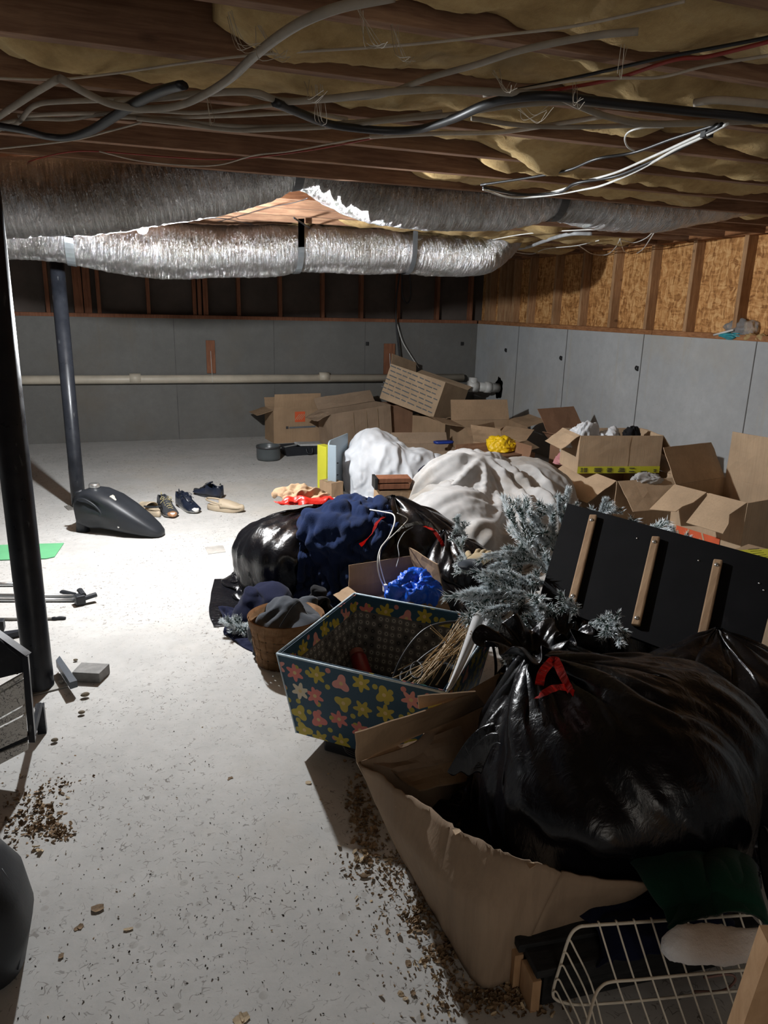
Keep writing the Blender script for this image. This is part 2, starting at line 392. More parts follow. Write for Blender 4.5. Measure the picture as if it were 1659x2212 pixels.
def duct(name, label, path, n, straps, seed):
    """path: (u, v of the lower edge, Y, radius)"""
    C = []; RR = []
    for u, v, y, r_ in path: p = ony(u, v, y); C.append(Vector((p.x, y, p.z+r_))); RR.append((r_, 0, 0))
    P = crom(C, n); r_ = [a.x for a in crom(RR, n)]
    t_ = thing(name, label, 'duct', C[0]); inv = -C[0]
    ns = 72; bm = bmx(); uvl = bm.loops.layers.uv.new('UVMap'); rings = []; L = 0; Ls = []
    up = Vector((0, 0, 1))
    for i, p in enumerate(P):
        tg = (P[min(i+1, len(P)-1)]-P[max(i-1, 0)]).normalized(); s = tg.cross(up).normalized(); a = s.cross(tg)
        if i: L += (p-P[i-1]).length
        Ls.append(L); ring = []
        for k in range(ns):
            an = 2*PI*k/ns; r0 = r_[i]
            q = (L*22+.8*math.sin(an*2+seed), math.cos(an)*.8+seed, math.sin(an)*.8)
            w = noise.noise(q); w2 = noise.noise((L*38, math.cos(an)*2.2, math.sin(an)*2.2+seed))
            d = .005*(abs(w)*2-.5)+.003*w2+.012*noise.noise((L*2.5, math.cos(an), math.sin(an)+seed))
            ring.append(bm.verts.new(p+inv+(s*math.cos(an)+a*math.sin(an))*(r0+d)))
        rings.append(ring)
    for i in range(len(P)-1):
        for k in range(ns):
            k2 = (k+1) % ns; f = bm.faces.new((rings[i][k], rings[i][k2], rings[i+1][k2], rings[i+1][k]))
            for lp, (uu, vv) in zip(f.loops, ((Ls[i], k/ns), (Ls[i], (k+1)/ns), (Ls[i+1], (k+1)/ns), (Ls[i+1], k/ns))): lp[uvl].uv = (uu, vv*1.1)
    bm.faces.new(rings[0]); bm.faces.new(rings[-1][::-1])
    obj('foil_sleeve', bm, M['foil'], t_, True)
    for u, y, wdt, mt, ztop in straps:
        j = min(range(len(P)), key=lambda i: abs(ony(u, 500, y).x-P[i].x)); p = P[j]; r0 = r_[j]+.012
        bm = bmx(); pts = []
        tg = (P[j+1]-P[j-1]).normalized()
        s = tg.cross(up).normalized()
        top = [p-s*r0+Vector((0, 0, max(.02, ztop-p.z)))]
        arc = [p-s*r0*math.cos(an)-Vector((0, 0, r0*math.sin(an))) for an in [PI*k/16 for k in range(17)]]
        end = [p+s*r0+Vector((0, 0, max(.02, ztop-p.z)))]
        line = top+arc+end
        prev = None
        for q in line:
            q = q+inv; a_ = bm.verts.new(q-tg*wdt/2); b_ = bm.verts.new(q+tg*wdt/2)
            if prev: bm.faces.new((prev[0], prev[1], b_, a_))
            prev = (a_, b_)
        bmesh.ops.solidify(bm, geom=bm.faces[:], thickness=.003)
        obj('hanger_strap', bm, M[mt], t_)
    return t_
d1 = duct('flexible_duct', 'nearer of the two silver foil ducts, slung low on the left across the joists', [
    (-260, 520, 3.78, .165), (20, 517, 3.78, .165), (150, 512, 3.78, .166), (260, 500, 3.78, .167), (360, 484, 3.78, .165), (460, 465, 3.78, .16), (560, 440, 3.78, .145),
    (636, 408, 3.78, .118), (668, 418, 3.78, .13), (740, 456, 3.78, .155), (830, 488, 3.78, .165), (950, 500, 3.78, .167), (1070, 498, 3.78, .16), (1150, 484, 3.78, .145), (1190, 474, 3.78, .13),
    (1235, 484, 3.78, .145), (1320, 499, 3.78, .155), (1420, 500, 3.78, .155), (1520, 484, 3.78, .14), (1600, 464, 3.78, .125), (1680, 448, 3.78, .11)], 26,
    [(640, 3.78, .045, 'strap', 2.12), (1190, 3.78, .05, 'strap', 2.12)], 1)
d2 = duct('flexible_duct', 'farther of the two silver foil ducts, lit brightly beside the bare bulb', [
    (-300, 560, 5.60, 0.174), (30, 562, 5.60, 0.174), (110, 566, 5.60, 0.169), (150, 570, 5.60, 0.158), (200, 582, 5.60, 0.174), (300, 598, 5.60, 0.188), (420, 603, 5.60, 0.188), (540, 600, 5.60, 0.182), (600, 595, 5.60, 0.174), (640, 588, 5.60, 0.164),
    (690, 590, 5.60, 0.171), (770, 593, 5.60, 0.169), (840, 592, 5.60, 0.164), (878, 590, 5.60, 0.151), (920, 595, 5.62, 0.159), (990, 598, 5.68, 0.160), (1040, 592, 5.74, 0.155), (1078, 565, 5.82, 0.150), (1100, 535, 5.91, 0.140), (1112, 505, 5.97, 0.129)], 22,
    [(150, 5.6, .055, 'steel', 2.12), (640, 5.6, .045, 'steel', 2.14), (878, 5.6, .04, 'strap', 2.14)], 5)

# ------------------------------------------------------------ lamp
M['porcelain'] = simple('white_porcelain', (.7, .7, .68), .3, .05, bs=0)
m, t, b = nt('lit_bulb'); setb(t, b, (1, 1, 1)); b.inputs['Emission Color'].default_value = (.95, .98, 1, 1); b.inputs['Emission Strength'].default_value = 14; M['bulb'] = m
lamp = thing('bare_bulb_lamp', 'lit bare bulb in a white holder between the two foil ducts', 'lamp', (BULB.x, BULB.y, ZJ))
DZ = ZJ-BULB.z-.118
obj('bulb', lathe(bmx(), [(0, -.165), (.018, -.161), (.029, -.145), (.031, -.125), (.026, -.10), (.016, -.08), (.013, -.062), (0, -.062)], 24, Matrix.Translation((0, 0, -DZ))), M['bulb'], lamp, True)
obj('lamp_holder', lathe(bmx(), [(0, -.002), (.055, -.002), (.058, -.012), (.045, -.022), (.024, -.03), (.021, -.068-DZ), (0, -.068-DZ)], 28), M['porcelain'], lamp, True)
bulb_light.location = (BULB.x, BULB.y, BULB.z-.085); bulb_light.parent = None

# ------------------------------------------------------------ posts
def blackpaint():
    m, t, b = nt('black_paint'); v = coords(t)
    c = ramp(t, noise_tex(t, v, 4, 8, .7), [(.35, (.008, .009, .012)), (.7, (.024, .026, .032))])
    c = mix(t, ramp(t, noise_tex(t, coords(t, (1, 1, .25)), 30, 4), [(.66, (0, 0, 0)), (.72, (.5, .5, .5))]), c, (.12, .12, .12))
    setb(t, b, c, ramp(t, noise_tex(t, v, 12, 4), [(.3, (.25,)*3), (.7, (.45,)*3)]), spec=.28); bump(t, b, noise_tex(t, v, 25, 5), .1, .003); return m
M['post'] = blackpaint()
M['dusty_steel'] = simple('dusty_steel', (.22, .21, .19), .6, .4, 14, metal=.3)
def post(label, x, y, r_, collar, ztop):
    t_ = thing('support_post', label, 'post', (x, y, 0))
    obj('pole', lathe(bmx(), [(0, 0.006), (r_*1.02, 0.006), (r_*1.02, collar), (r_, collar+.004), (r_, ztop-.008), (0, ztop-.008)], 40), M['post'], t_, True)
    obj('base_plate', box(bmx(), (0, 0, .004), (.19, .13, .007), Matrix.Rotation(.3, 3, 'Z'), .002), M['dusty_steel'], t_)
    obj('cap_plate', box(bmx(), (0, 0, ztop-.005), (.16, .13, .008)), M['dusty_steel'], t_)
    for a in (-1, 1): obj('bolt', lathe(bmx(), [(0, .02), (.009, .018), (.009, .008), (0, .008)], 6, Matrix.Translation((a*.08, .0, 0))), M['dusty_steel'], t_)
    return t_
P1 = onz(97, 1478)
post('nearer black steel support post, at the left edge of the photo', -.425, 3.03, .055, .0, ZJ)
p = onz(173, 1085)
post('farther black steel support post, beyond the black plastic tank', p.x, 5.95, .051, .33, 2.03)
# timber girt over the posts and blocking at the left
bl = tag(obj('blocking_board', quad_panel(bmx(), [onz(-90, 275, 2.11), onz(-90, 372, 2.115), onz(88, 374, 2.115), onz(58, 285, 2.11)], -.0), M['pale_wood']), None) if False else None
g = thing('girder', 'wooden girder on top of the support posts at the upper left', 'beam', (-.435, 6.2, 2.075))
obj('board', box(bmx(), (-.0, 0, 0), (.15, 4.9, .085), None, .004), M['pale_wood'], g)

# ------------------------------------------------------------ drain pipe on the far wall
M['pvc'] = simple('aged_pvc', (.50, .44, .35), .45, .15, 5, bs=.05)
M['pvc_white'] = simple('white_pvc', (.62, .61, .58), .4, .12, 6, bs=.05)
pipe = thing('drain_pipe', 'beige plastic drain pipe running along the far concrete wall', 'pipe', (0, YB-.07, .8))
z0 = ony(60, 819, YB-.07).z; z1 = ony(836, 817, YB-.07).z; x1 = ony(1000, 818, YB-.07).x
def cyl(bm, a, b_, r_, n=24): return tube(bm, [a, b_], r_, n)
obj('pipe', cyl(bmx(), (XL+.01, 0, z0-.8), (x1, 0, z1-.8), .048), M['pvc'], pipe, True)
for u in (292, 700): x = ony(u, 818, YB-.07).x; obj('coupling', cyl(bmx(), (x-.06, 0, z0-.8), (x+.06, 0, z0-.8), .056), M['pvc'], pipe, True)
for u, v0, v1 in ((455, 735, 806), (840, 742, 808)):
    a = ony(u-11, v0, YB); c = ony(u+11, v1, YB)
    w = tag(obj('pipe_block', span(bmx(), (a.x, YB-.022, c.z), (c.x, YB-.001, a.z), .003), M['brown_plank']), 'reddish wood block behind the drain pipe, %s' % ('in the middle of the far wall' if u < 600 else 'above the tall tilted carton'), 'wood block')
    x = (a.x+c.x)/2; bm = bmx(); tube(bm, [(x, -.0+.045, a.z-.8-.12), (x, -.0, z0-.8+.06), (x, -.05, z0-.8+.01), (x, -.04, z0-.8-.04), (x, 0, z0-.8-.055)], .008, 6, flat=.4)
    obj('pipe_hanger', bm, M['pvc_white'], pipe)
dp = thing('elbow_pipe', 'short white pipe stub leaving the right concrete wall', 'pipe', (XR, 7.3, .8))
p = onx(1078, 838, XR); dp.location = p
obj('pipe', cyl(bmx(), (-.005, 0, 0), (-.33, .0, .02), .056), M['pvc_white'], dp, True)
obj('coupling', cyl(bmx(), (-.12, 0, .006), (-.2, 0, .012), .066), M['pvc_white'], dp, True)
obj('tee', cyl(bmx(), (-.3, 0, .02), (-.42, 0, .024), .067), M['pvc_white'], dp, True)
obj('branch', cyl(bmx(), (-.36, 0, .02), (-.36, 0, .13), .05), M['pvc_white'], dp, True)
bm = bmx()
for k in range(24):
    a = 2*PI*k/24; rr = .1+.045*noise.noise((math.cos(a)*2, math.sin(a)*2, 3)); q = (-.004, rr*math.cos(a), rr*1.25*math.sin(a)); bm.verts.new(q)
bm.faces.new(bm.verts[:]); bmesh.ops.solidify(bm, geom=bm.faces[:], thickness=.004)
obj('mortar_patch', bm, simple('rough_mortar', (.22, .21, .19), .95, .6, 14, bs=.9, bscale=25), dp)
# form tie loops
M['tie'] = simple('black_tie', (.012, .012, .012), .6)
for u, v, nm in ((1093, 756, 'black metal form tie on the right wall, farthest from the camera'), (1212, 773, 'black metal form tie on the right wall, middle of three'), (1376, 795, 'black metal form tie on the right wall, nearest to the camera')):
    p = onx(u, v, XR); t_ = thing('form_tie', nm, 'wall tie', (XR-.001, p.y, p.z))
    bm = bmx(); tube(bm, [(-.006, .016*math.cos(a), .016*math.sin(a)*.9) for a in [2*PI*k/16 for k in range(17)]], .0075, 6, flat=.6); obj('loop', bm, M['tie'], t_, True)
    obj('shank', box(bmx(), (-.006, -.018, -.004), (.012, .014, .042)), M['tie'], t_)
for u, v, nm in ((793, 742, 'dark form tie stub high on the far wall left of the corner'), (998, 742, 'dark form tie stub on the far wall nearest the corner')):
    p = ony(u, v, YB); tag(obj('form_tie', span(bmx(), (p.x-.02, YB-.012, p.z-.025), (p.x+.02, YB-.001, p.z+.02), .004), M['tie']), nm, 'wall tie')

# ------------------------------------------------------------ cables under the joists
def cabmat(n, c, r_=.55): return simple(n, c, r_, .2, 10, bs=.05)
CM = {'grey': cabmat('grey_cable', (.30, .26, .21), .8), 'pale': cabmat('pale_cable', (.42, .36, .29), .8), 'black': cabmat('black_cable', (.012, .012, .014), .45),
      'red': cabmat('red_cable', (.28, .03, .02)), 'white': cabmat('white_cable', (.75, .74, .70), .4), 'lgrey': cabmat('conduit_grey', (.38, .39, .40), .5)}
def cable(label, cm, pts, r_, z=2.085, flat=1.0, zs=None, name='cable', cat='cable'):
    P = [onz(u, v, (zs[i] if zs else z)) for i, (u, v) in enumerate(pts)]
    o0 = P[0].copy(); P = [p-o0 for p in crom(P, 8)]
    for p in P: p.z += .004*noise.noise((p.x*3, r_*900, z*50))
    o = obj(name, tube(bmx(), P, r_, 8, flat=flat), CM[cm], None, True, o0)
    return tag(o, label, cat)
A = lambda pts: [(x/2, y/2) for x, y in pts]
B = lambda pts: [(829+x/2, y/2) for x, y in pts]
cable('thick grey cable sagging in a long curve from the top centre down to the left', 'grey', A([(1700, -15), (1480, 30), (1340, 80), (1240, 135), (1150, 200), (1080, 260), (1000, 335), (900, 400), (780, 455), (640, 472), (500, 455), (400, 415), (260, 335)]), .0095, 2.05)
cable('thin pale wire running straight across the joists in the upper picture', 'pale', A([(-40, 338), (240, 344), (500, 316), (800, 270), (1100, 238), (1659, 205)])+B([(500, 155), (850, 108), (1300, 5)]), .003, 2.10)
cable('grey cable bent down at the left edge and rising right to the upper insulation', 'grey', A([(-60, 585), (0, 553), (80, 525), (150, 455), (300, 437), (700, 425), (900, 400), (1050, 400), (1160, 425), (1300, 435), (1500, 420), (1659, 403)])+B([(200, 330), (400, 275), (600, 212), (900, 155), (1100, 138)]), .0075, 2.09)
cable('long grey cable dipping under the black pipe at the right', 'grey', A([(500, 445), (900, 405), (1100, 402), (1250, 440), (1659, 400)])+B([(250, 388), (600, 402), (750, 418), (850, 462), (950, 500), (1100, 530), (1300, 530), (1690, 520)]), .009, 2.075)
cable('short thick grey cable slanting up from the left edge', 'grey', A([(-60, 545), (0, 503), (80, 450), (150, 405), (250, 345)]), .009, 2.07)
cable('grey cable waving level under the third joist at the left', 'grey', A([(0, 530), (130, 512), (300, 515), (450, 492), (650, 480), (850, 487), (1100, 462), (1210, 450)]), .006, 2.095)
cable('pale cable passing behind the thick black cable in the middle', 'pale', A([(80, 500), (300, 490), (560, 492), (700, 508), (1000, 500), (1300, 490), (1500, 518)]), .006, 2.10)
cable('grey cable sagging below the others in the left centre', 'grey', A([(590, 512), (750, 530), (1000, 562), (1200, 558), (1420, 545), (1659, 520)])+B([(300, 490), (550, 455), (800, 443), (1100, 470)]), .007, 2.08)
cable('second sagging grey cable just above the lowest one', 'grey', A([(450, 500), (700, 515), (1000, 545), (1200, 548), (1500, 530), (1680, 512)])+B([(250, 485)]), .006, 2.09)
cable('thin pale wire climbing from the left edge to the cable crossing', 'pale', A([(-40, 645), (0, 640), (300, 605), (480, 560), (610, 525)]), .0035, 2.09)
cable('thin pale wire drooping in front of the nearer duct', 'pale', A([(430, 655), (600, 695), (800, 714), (950, 710), (1100, 670), (1250, 655), (1500, 610), (1700, 580)]), .003, 2.10)
cable('thin red wire at the left, following the fifth joist', 'red', A([(-40, 765), (0, 752), (150, 690), (300, 655), (450, 655), (700, 678), (1000, 688), (1300, 655), (1659, 590)]), .0025, 2.105)
cable('red cable rising to the right edge over the insulation', 'red', B([(560, 425), (750, 390), (1000, 342), (1250, 262), (1400, 245), (1680, 175)]), .0045, 2.09)
cable('thin black cable rising to the upper right corner', 'black', B([(500, 400), (590, 385), (900, 320), (1200, 250), (1400, 210), (1600, 170), (1690, 150)]), .004, 2.095)
cable('thin pale wire beside the red cable at the right', 'pale', B([(430, 415), (600, 385), (850, 342), (1050, 335), (1200, 330), (1400, 280), (1690, 230)]), .0035, 2.085)
cable('thick black cable sagging at the upper left', 'black', A([(-80, 525), (0, 545), (100, 562), (200, 588), (300, 592), (400, 560), (500, 500), (600, 440), (700, 395), (790, 370)]), .018, 2.06, .6)
cable('thick black cable swinging across the centre and off to the right', 'black', A([(1190, 445), (1300, 490), (1400, 530), (1500, 550), (1659, 565)])+B([(150, 560), (300, 515), (450, 450), (600, 420), (750, 415), (900, 432), (1100, 458), (1300, 480), (1500, 495), (1690, 515)]), .0145, 2.065, .8)
cable('pale flat cable low over the fourth joist in the middle right', 'pale', B([(-60, 590), (0, 588), (250, 575), (500, 570), (700, 545), (950, 505)]), .007, 2.10)
cable('grey cable under the black pipe reaching the right edge', 'grey', B([(380, 510), (600, 540), (900, 547), (1300, 536), (1690, 522)]), .007, 2.095)
cable('curved pale tube end poking out of the insulation at the right', 'pale', B([(1340, 442), (1450, 430), (1690, 450)]), .010, 2.09)
cable('small white wire loop hanging in front of the yellow insulation', 'white', B([(1210, 550), (1120, 552), (1060, 570), (1042, 600), (1055, 635), (1090, 655)]), .003, 2.07, name='wire')
cable('white cable of the bundle hanging over the nearer duct, lowest strand', 'white', B([(1485, 535), (1380, 590), (1250, 650), (1100, 735), (950, 800), (850, 822), (700, 846), (550, 852), (430, 820)]), .0045, 2.05)
cable('white cable of the bundle over the nearer duct, upper strand', 'white', B([(1470, 535), (1300, 612), (1150, 680), (1000, 745), (860, 785), (780, 815), (690, 835), (560, 836), (440, 815)]), .0045, 2.06)
cable('glossy black cable of the bundle, between the two white strands', 'black', B([(1460, 535), (1300, 630), (1150, 700), (1000, 760), (830, 790), (760, 828), (600, 838), (430, 808)]), .006, 2.055)
cable('black cable above the white bundle, ending at the insulation', 'black', B([(1440, 540), (1250, 600), (1080, 660), (920, 688), (800, 735), (650, 765), (420, 800)]), .005, 2.065)
tag(obj('cable_tie', box(bmx(), onz(1527, 289, 2.055), (.03, .02, .02)), M['tie']), 'small black tie holding the white and black cable bundle', 'cable tie')
D = lambda pts: [(829+x/2, 330+y/2) for x, y in pts]
cable('thin white wire stretched behind the nearer duct', 'white', D([(400, 390), (600, 352), (830, 335), (1000, 330)]), .004, 2.095)
cable('white wire sagging above the end of the farther duct', 'white', D([(360, 390), (480, 410), (630, 438), (700, 415), (830, 402), (930, 378)]), .004, 2.09)
cable('white wire hanging in a loop before the boarded right wall', 'white', D([(840, 400), (900, 435), (960, 440), (1000, 410), (1022, 372)]), .004, 2.08)
cable('white wire in a deep loop before the right wall studs', 'white', D([(1020, 372), (1040, 425), (1080, 438), (1120, 415), (1172, 340)]), .004, 2.075)
cable('white wire in a shallow loop before the right wall studs', 'white', D([(1028, 375), (1080, 388), (1130, 370), (1165, 342)]), .0035, 2.08)
cable('stout grey conduit curving out from behind the nearer duct', 'lgrey', D([(540, 418), (620, 408), (700, 380), (800, 352), (900, 350)]), .014, 2.085, name='conduit', cat='conduit')
C3 = lambda pts: [(x/2, 330+y/2) for x, y in pts]
cable('black cable dropping between the ducts beside the metal strap', 'black', C3([(1270, 280), (1300, 300), (1340, 325), (1400, 355)]), .006, 2.09)
cable('thin dark wire crossing the lit joists between the ducts', 'black', C3([(940, 300), (1050, 270), (1150, 240), (1270, 215), (1330, 195)]), .0025, 2.105)
cable('thin dark wire drooping under the lit joists left of the strap', 'black', C3([(820, 290), (950, 285), (1050, 300), (1140, 318)]), .0025, 2.10)
def wallcable(label, cm, pts, y, r_, name='cable'):
    P = crom([ony(u, v, y) for u, v in pts], 8); o0 = P[0].copy()
    tag(obj(name, tube(bmx(), [p-o0 for p in P], r_, 8), CM[cm], None, True, o0), label, 'cable')
wallcable('black cable hanging down the far wall near the right corner', 'black', [(872, 520), (862, 600), (856, 650), (856, 700), (861, 750), (866, 795)], YB-.09, .011)
wallcable('black cable looped over itself under the farther duct', 'black', [(878, 520), (886, 600), (887, 640), (880, 655), (870, 640), (868, 600), (866, 540)], YB-.12, .010)
wallcable('thin white wire curving down the far wall beside the black cable', 'white', [(858, 700), (868, 735), (885, 765), (905, 795)], YB-.08, .005)

# cobwebs: dusty strands
bm = bmx()
for (u0, v0, u1, v1, n_) in ((500, 30, 560, 100, 5), (690, 180, 702, 270, 6), (665, 180, 700, 200, 3), (850, 60, 890, 130, 6), (560, 60, 620, 115, 5), (1240, 180, 1260, 215, 5), (1070, 150, 1110, 185, 5), (448, 210, 455, 270, 3), (1350, 95, 1340, 150, 3), (780, 20, 835, 90, 6), (1120, 230, 1190, 235, 4)):
    for k in range(n_):
        a = onz(u0+random.uniform(-10, 10), v0+random.uniform(-8, 8), 2.10); b_ = onz(u1+random.uniform(-10, 10), v1+random.uniform(-8, 8), random.uniform(2.0, 2.09))
        mid = (a+b_)/2+Vector((random.uniform(-.02, .02), random.uniform(-.02, .02), -.03))
        tube(bm, crom([a, mid, b_], 5), .0007, 4)
tag(obj('cobweb', bm, simple('dusty_web', (.42, .36, .28), .95, .1)), 'dusty cobweb strands hanging between joists and cables', 'cobweb', kind='stuff')

# ------------------------------------------------------------ things on the floor at the left
def shell_loft(bm, secs, n=28, cap=True):
    """secs: list of (center, half_width vector, half_height vector, power)"""
    rings = []
    for c, a, b_, pw in secs:
        ring = []
        for k in range(n):
            t_ = 2*PI*k/n; cx, sy = math.cos(t_), math.sin(t_)
            x = abs(cx)**(2/pw)*(1 if cx >= 0 else -1); y = abs(sy)**(2/pw)*(1 if sy >= 0 else -1)
            ring.append(bm.verts.new(Vector(c)+Vector(a)*x+Vector(b_)*y))
        rings.append(ring)
    for r0, r1 in zip(rings, rings[1:]):
        for k in range(n): bm.faces.new((r0[k], r0[(k+1) % n], r1[(k+1) % n], r1[k]))
    if cap: bm.faces.new(rings[0][::-1]); bm.faces.new(rings[-1])
    return bm
M['black_plastic'] = simple('satin_black_plastic', (.018, .020, .024), .45, .25, 6, bs=.12, bscale=160, spec=.35)
M['chrome'] = simple('brushed_silver', (.72, .72, .70), .25, .08, metal=.9, bs=.04)
def mesh_copy(name, src, parent):
    o = src.copy(); COL.objects.link(o); o.parent = parent; o.name = name; return o
a = onz(185, 1150); b_ = onz(338, 1163); ax = (b_-a).normalized(); L = (b_-a).length
tank = thing('plastic_tank', 'black plastic fuel tank with a silver cap beside the farther post', 'tank', a, math.atan2(ax.y, ax.x))
bm = bmx()
prof = [(-.05, .19, .20, .075), (-.03, .05, .285, .10), (.04, .03, .315, .125), (.10, .035, .31, .135), (.18, .03, .275, .13), (.26, .02, .215, .12), (.34, .008, .145, .10), (.40, .002, .085, .075), (.43, .002, .05, .05), (.44, .01, .03, .025)]
secs = [((x*L/.42, .05, (lo+hi)/2), (0, w, 0), (0, 0, (hi-lo)/2), 3.2) for x, lo, hi, w in prof]
shell_loft(bm, secs, 40)
for v in bm.verts:      # carved flank: grip groove and the hollow under it
    x, y, z = v.co
    if y < 0.03:
        v.co.y += .032*math.exp(-((x-.10)/.07)**2-((z-.235+.45*(x-.1))/.022)**2)
        v.co.y += .045*math.exp(-((x-.13)/.10)**2-((z-.09)/.05)**2)
bmesh.ops.subdivide_edges(bm, edges=bm.edges[:], cuts=1, use_grid_fill=True)
to = obj('tank_body', bm, M['black_plastic'], tank, True)
obj('filler_cap', lathe(bmx(), [(.0, .026), (.03, .025), (.036, .018), (.038, .004), (.038, -.006), (0, -.006)], 32, Matrix.Translation((.065, .05, .318))), M['chrome'], tank, True)
bm = bmx(); tube(bm, crom([(.0, -.06, .255), (.06, -.078, .262), (.13, -.075, .225), (.175, -.072, .17), (.165, -.078, .15)], 6), .007, 8); obj('side_rib', bm, M['black_plastic'], tank, True)
bm = bmx(); shell_loft(bm, [((-.03, .02, 0), (.045, 0, 0), (0, .035, 0), 3), ((-.035, .02, .08), (.035, 0, 0), (0, .03, 0), 3), ((-.02, .03, .16), (.03, 0, 0), (0, .04, 0), 3)], 20); obj('foot', bm, M['black_plastic'], tank, True)
obj('spigot', cyl(bmx(), (-.06, .0, .27), (-.01, .02, .29), .013, 12), M['black_plastic'], tank, True)
obj('rivet', lathe(bmx(), [(0, .004), (.007, .002), (.008, 0), (0, 0)], 12, Matrix.Translation((.29, -.062, .08)) @ Matrix.Rotation(PI/2, 4, 'X')), M['chrome'], tank)
bm = bmx(); box(bm, (.235, .0, .262), (.05, .04, .012), Matrix.Rotation(.6, 3, 'Y'), .002); obj('label_plate', bm, simple('tank_sticker', (.45, .42, .36), .5), tank)

# shoes -------------------------------------------------------------
def shoe_outline(L, W, n=40, toe=.5):
    out = []
    for k in range(n):
        t_ = 2*PI*k/n; x = math.cos(t_); y = math.sin(t_)
        u = (x+1)/2; w = W*(.74+.3*math.sin(min(1, u*1.25)*PI*.62)-.10*math.exp(-((u-.42)/.14)**2))
        out.append((x*L/2+L/2, y*w*(1-.1*max(0, u-.8)*4)))
    return out
def sneaker(name, label, loc, rz, upmat, solemat, toemat=None, lacemat=None, L=.325, tilt=0):
    t_ = thing(name, label, 'shoe', loc, Matrix.Rotation(rz, 3, 'Z') @ Matrix.Rotation(tilt, 3, 'X'))
    ol = shoe_outline(L, .05); n = len(ol)
    bm = bmx(); lv = []
    for z, s in ((0.0, .94), (.006, 1.0), (.022, 1.02), (.03, .97)):
        lv.append([bm.verts.new((L/2+(x-L/2)*s, y*s, z+.014*max(0, (x/L-.78))/.22*(1 if z > 0 else .9)+(.006 if x < L*.3 and z > .01 else 0))) for x, y in ol])
    for a_, c_ in zip(lv, lv[1:]):
        for k in range(n): bm.faces.new((a_[k], a_[(k+1) % n], c_[(k+1) % n], c_[k]))
    bm.faces.new(lv[0][::-1]); bm.faces.new(lv[-1])
    obj('sole', bm, solemat, t_, True)
    if toemat:
        bm = bmx(); shell_loft(bm, [((L*.84, 0, .026), (0, .042, 0), (0, 0, .02), 2.4), ((L*.93, 0, .026), (0, .036, 0), (0, 0, .018), 2.4), ((L*1.0, 0, .024), (0, .02, 0), (0, 0, .012), 2.4), ((L*1.025, 0, .022), (0, .006, 0), (0, 0, .005), 2.4)], 20); obj('toe_cap', bm, toemat, t_, True)
    # upper: arches along the length, open at the ankle
    bm = bmx(); na = 17; rows = []
    for i in range(25):
        u = i/24; x = L*(.015+.955*u)
        w = .047*(.80+.28*math.sin(min(1, u*1.2)*PI*.6)-.12*math.exp(-((u-.4)/.14)**2))*(1-.55*max(0, (u-.86)/.14)**1.6)*(1-.25*max(0, (.06-u)/.06))
        h = .105-.012*math.sin(u*9)*0
        if u < .42: h = .10-.018*math.sin(PI*min(1, u/.42))+.01*(u < .08)
        else: h = .1-.062*((u-.42)/.5)**.8
        if u > .86: h *= 1-.5*((u-.86)/.14)**1.5
        op = 0 if u > .44 else .34*math.sin(PI*min(1, (u+.03)/.47))**.5
        row = []
        for k in range(na):
            a_ = PI*k/(na-1); a2 = (a_/PI)
            a2 = a2*(.5-op)*1 if a2 <= .5 else 1-(1-a2)*(1-2*op)*1
            if k == (na-1)//2 and op > 0: a2 = .5-op/1.0
            an = PI*a2; pw = 1.5
            y = w*(abs(math.cos(an))**.75)*(1 if math.cos(an) > 0 else -1); z = .022+(h-.022)*math.sin(an)**.8
            if op > 0: z = .022+(h-.022)*min(1, (1-abs(2*k/(na-1)-1))*2.0)**.8; y = (1 if k < (na-1)/2 else -1)*w*(1-.42*((1-abs(2*k/(na-1)-1)))**2)
            row.append((x, y, z))
        rows.append((row, op))
    V = [[bm.verts.new(q) for q in r_[0]] for r_ in rows]
    mid = (na-1)//2
    for i in range(24):
        for k in range(na-1):
            if rows[i][1] > 0 and rows[i+1][1] > 0 and k in (mid-1, mid): continue
            bm.faces.new((V[i][k], V[i+1][k], V[i+1][k+1], V[i][k+1]))
    for i in (0, 24):
        bm.faces.new(V[i] if i == 0 else V[i][::-1])
    bmesh.ops.remove_doubles(bm, verts=bm.verts, dist=.0004)
    bmesh.ops.recalc_face_normals(bm, faces=bm.faces)
    o = obj('upper', bm, upmat, t_, True); md = o.modifiers.new('thick', 'SOLIDIFY'); md.thickness = .005; md.offset = -1
    # tongue and laces
    bm = bmx(); shell_loft(bm, [((L*.62, 0, .075), (0, .020, 0), (0, 0, .005), 2.5), ((L*.46, 0, .10), (0, .023, 0), (.002, 0, .005), 2.5), ((L*.36, 0, .125), (0, .025, 0), (.004, 0, .004), 2.5)], 14); obj('tongue', bm, upmat, t_, True)
    bm = bmx()
    for k in range(5):
        x = L*(.44+.065*k); z = .108-.0115*k
        tube(bm, crom([(x, -.026, z-.010), (x+.008*(-1)**k, 0, z+.003), (x+.012, .026, z-.010)], 4), .0022, 5)
        tube(bm, crom([(x+.012, -.026, z-.012), (x, 0, z+.001), (x, .026, z-.010)], 4), .0022, 5)
    for s in (-1, 1): tube(bm, crom([(L*.42, 0, .112), (L*.40, s*.025, .125), (L*.44, s*.045, .11), (L*.43, s*.015, .113), (L*.5, s*.05, .085)], 4), .002, 5)
    obj('laces', bm, lacemat or upmat, t_, True)
    bm = bmx(); tube(bm, crom([(L*.02, 0, .095), (-.004, 0, .115), (L*.01, 0, .13), (L*.04, 0, .115)], 4), .003, 6); obj('heel_loop', bm, lacemat or upmat, t_, True)
    return t_
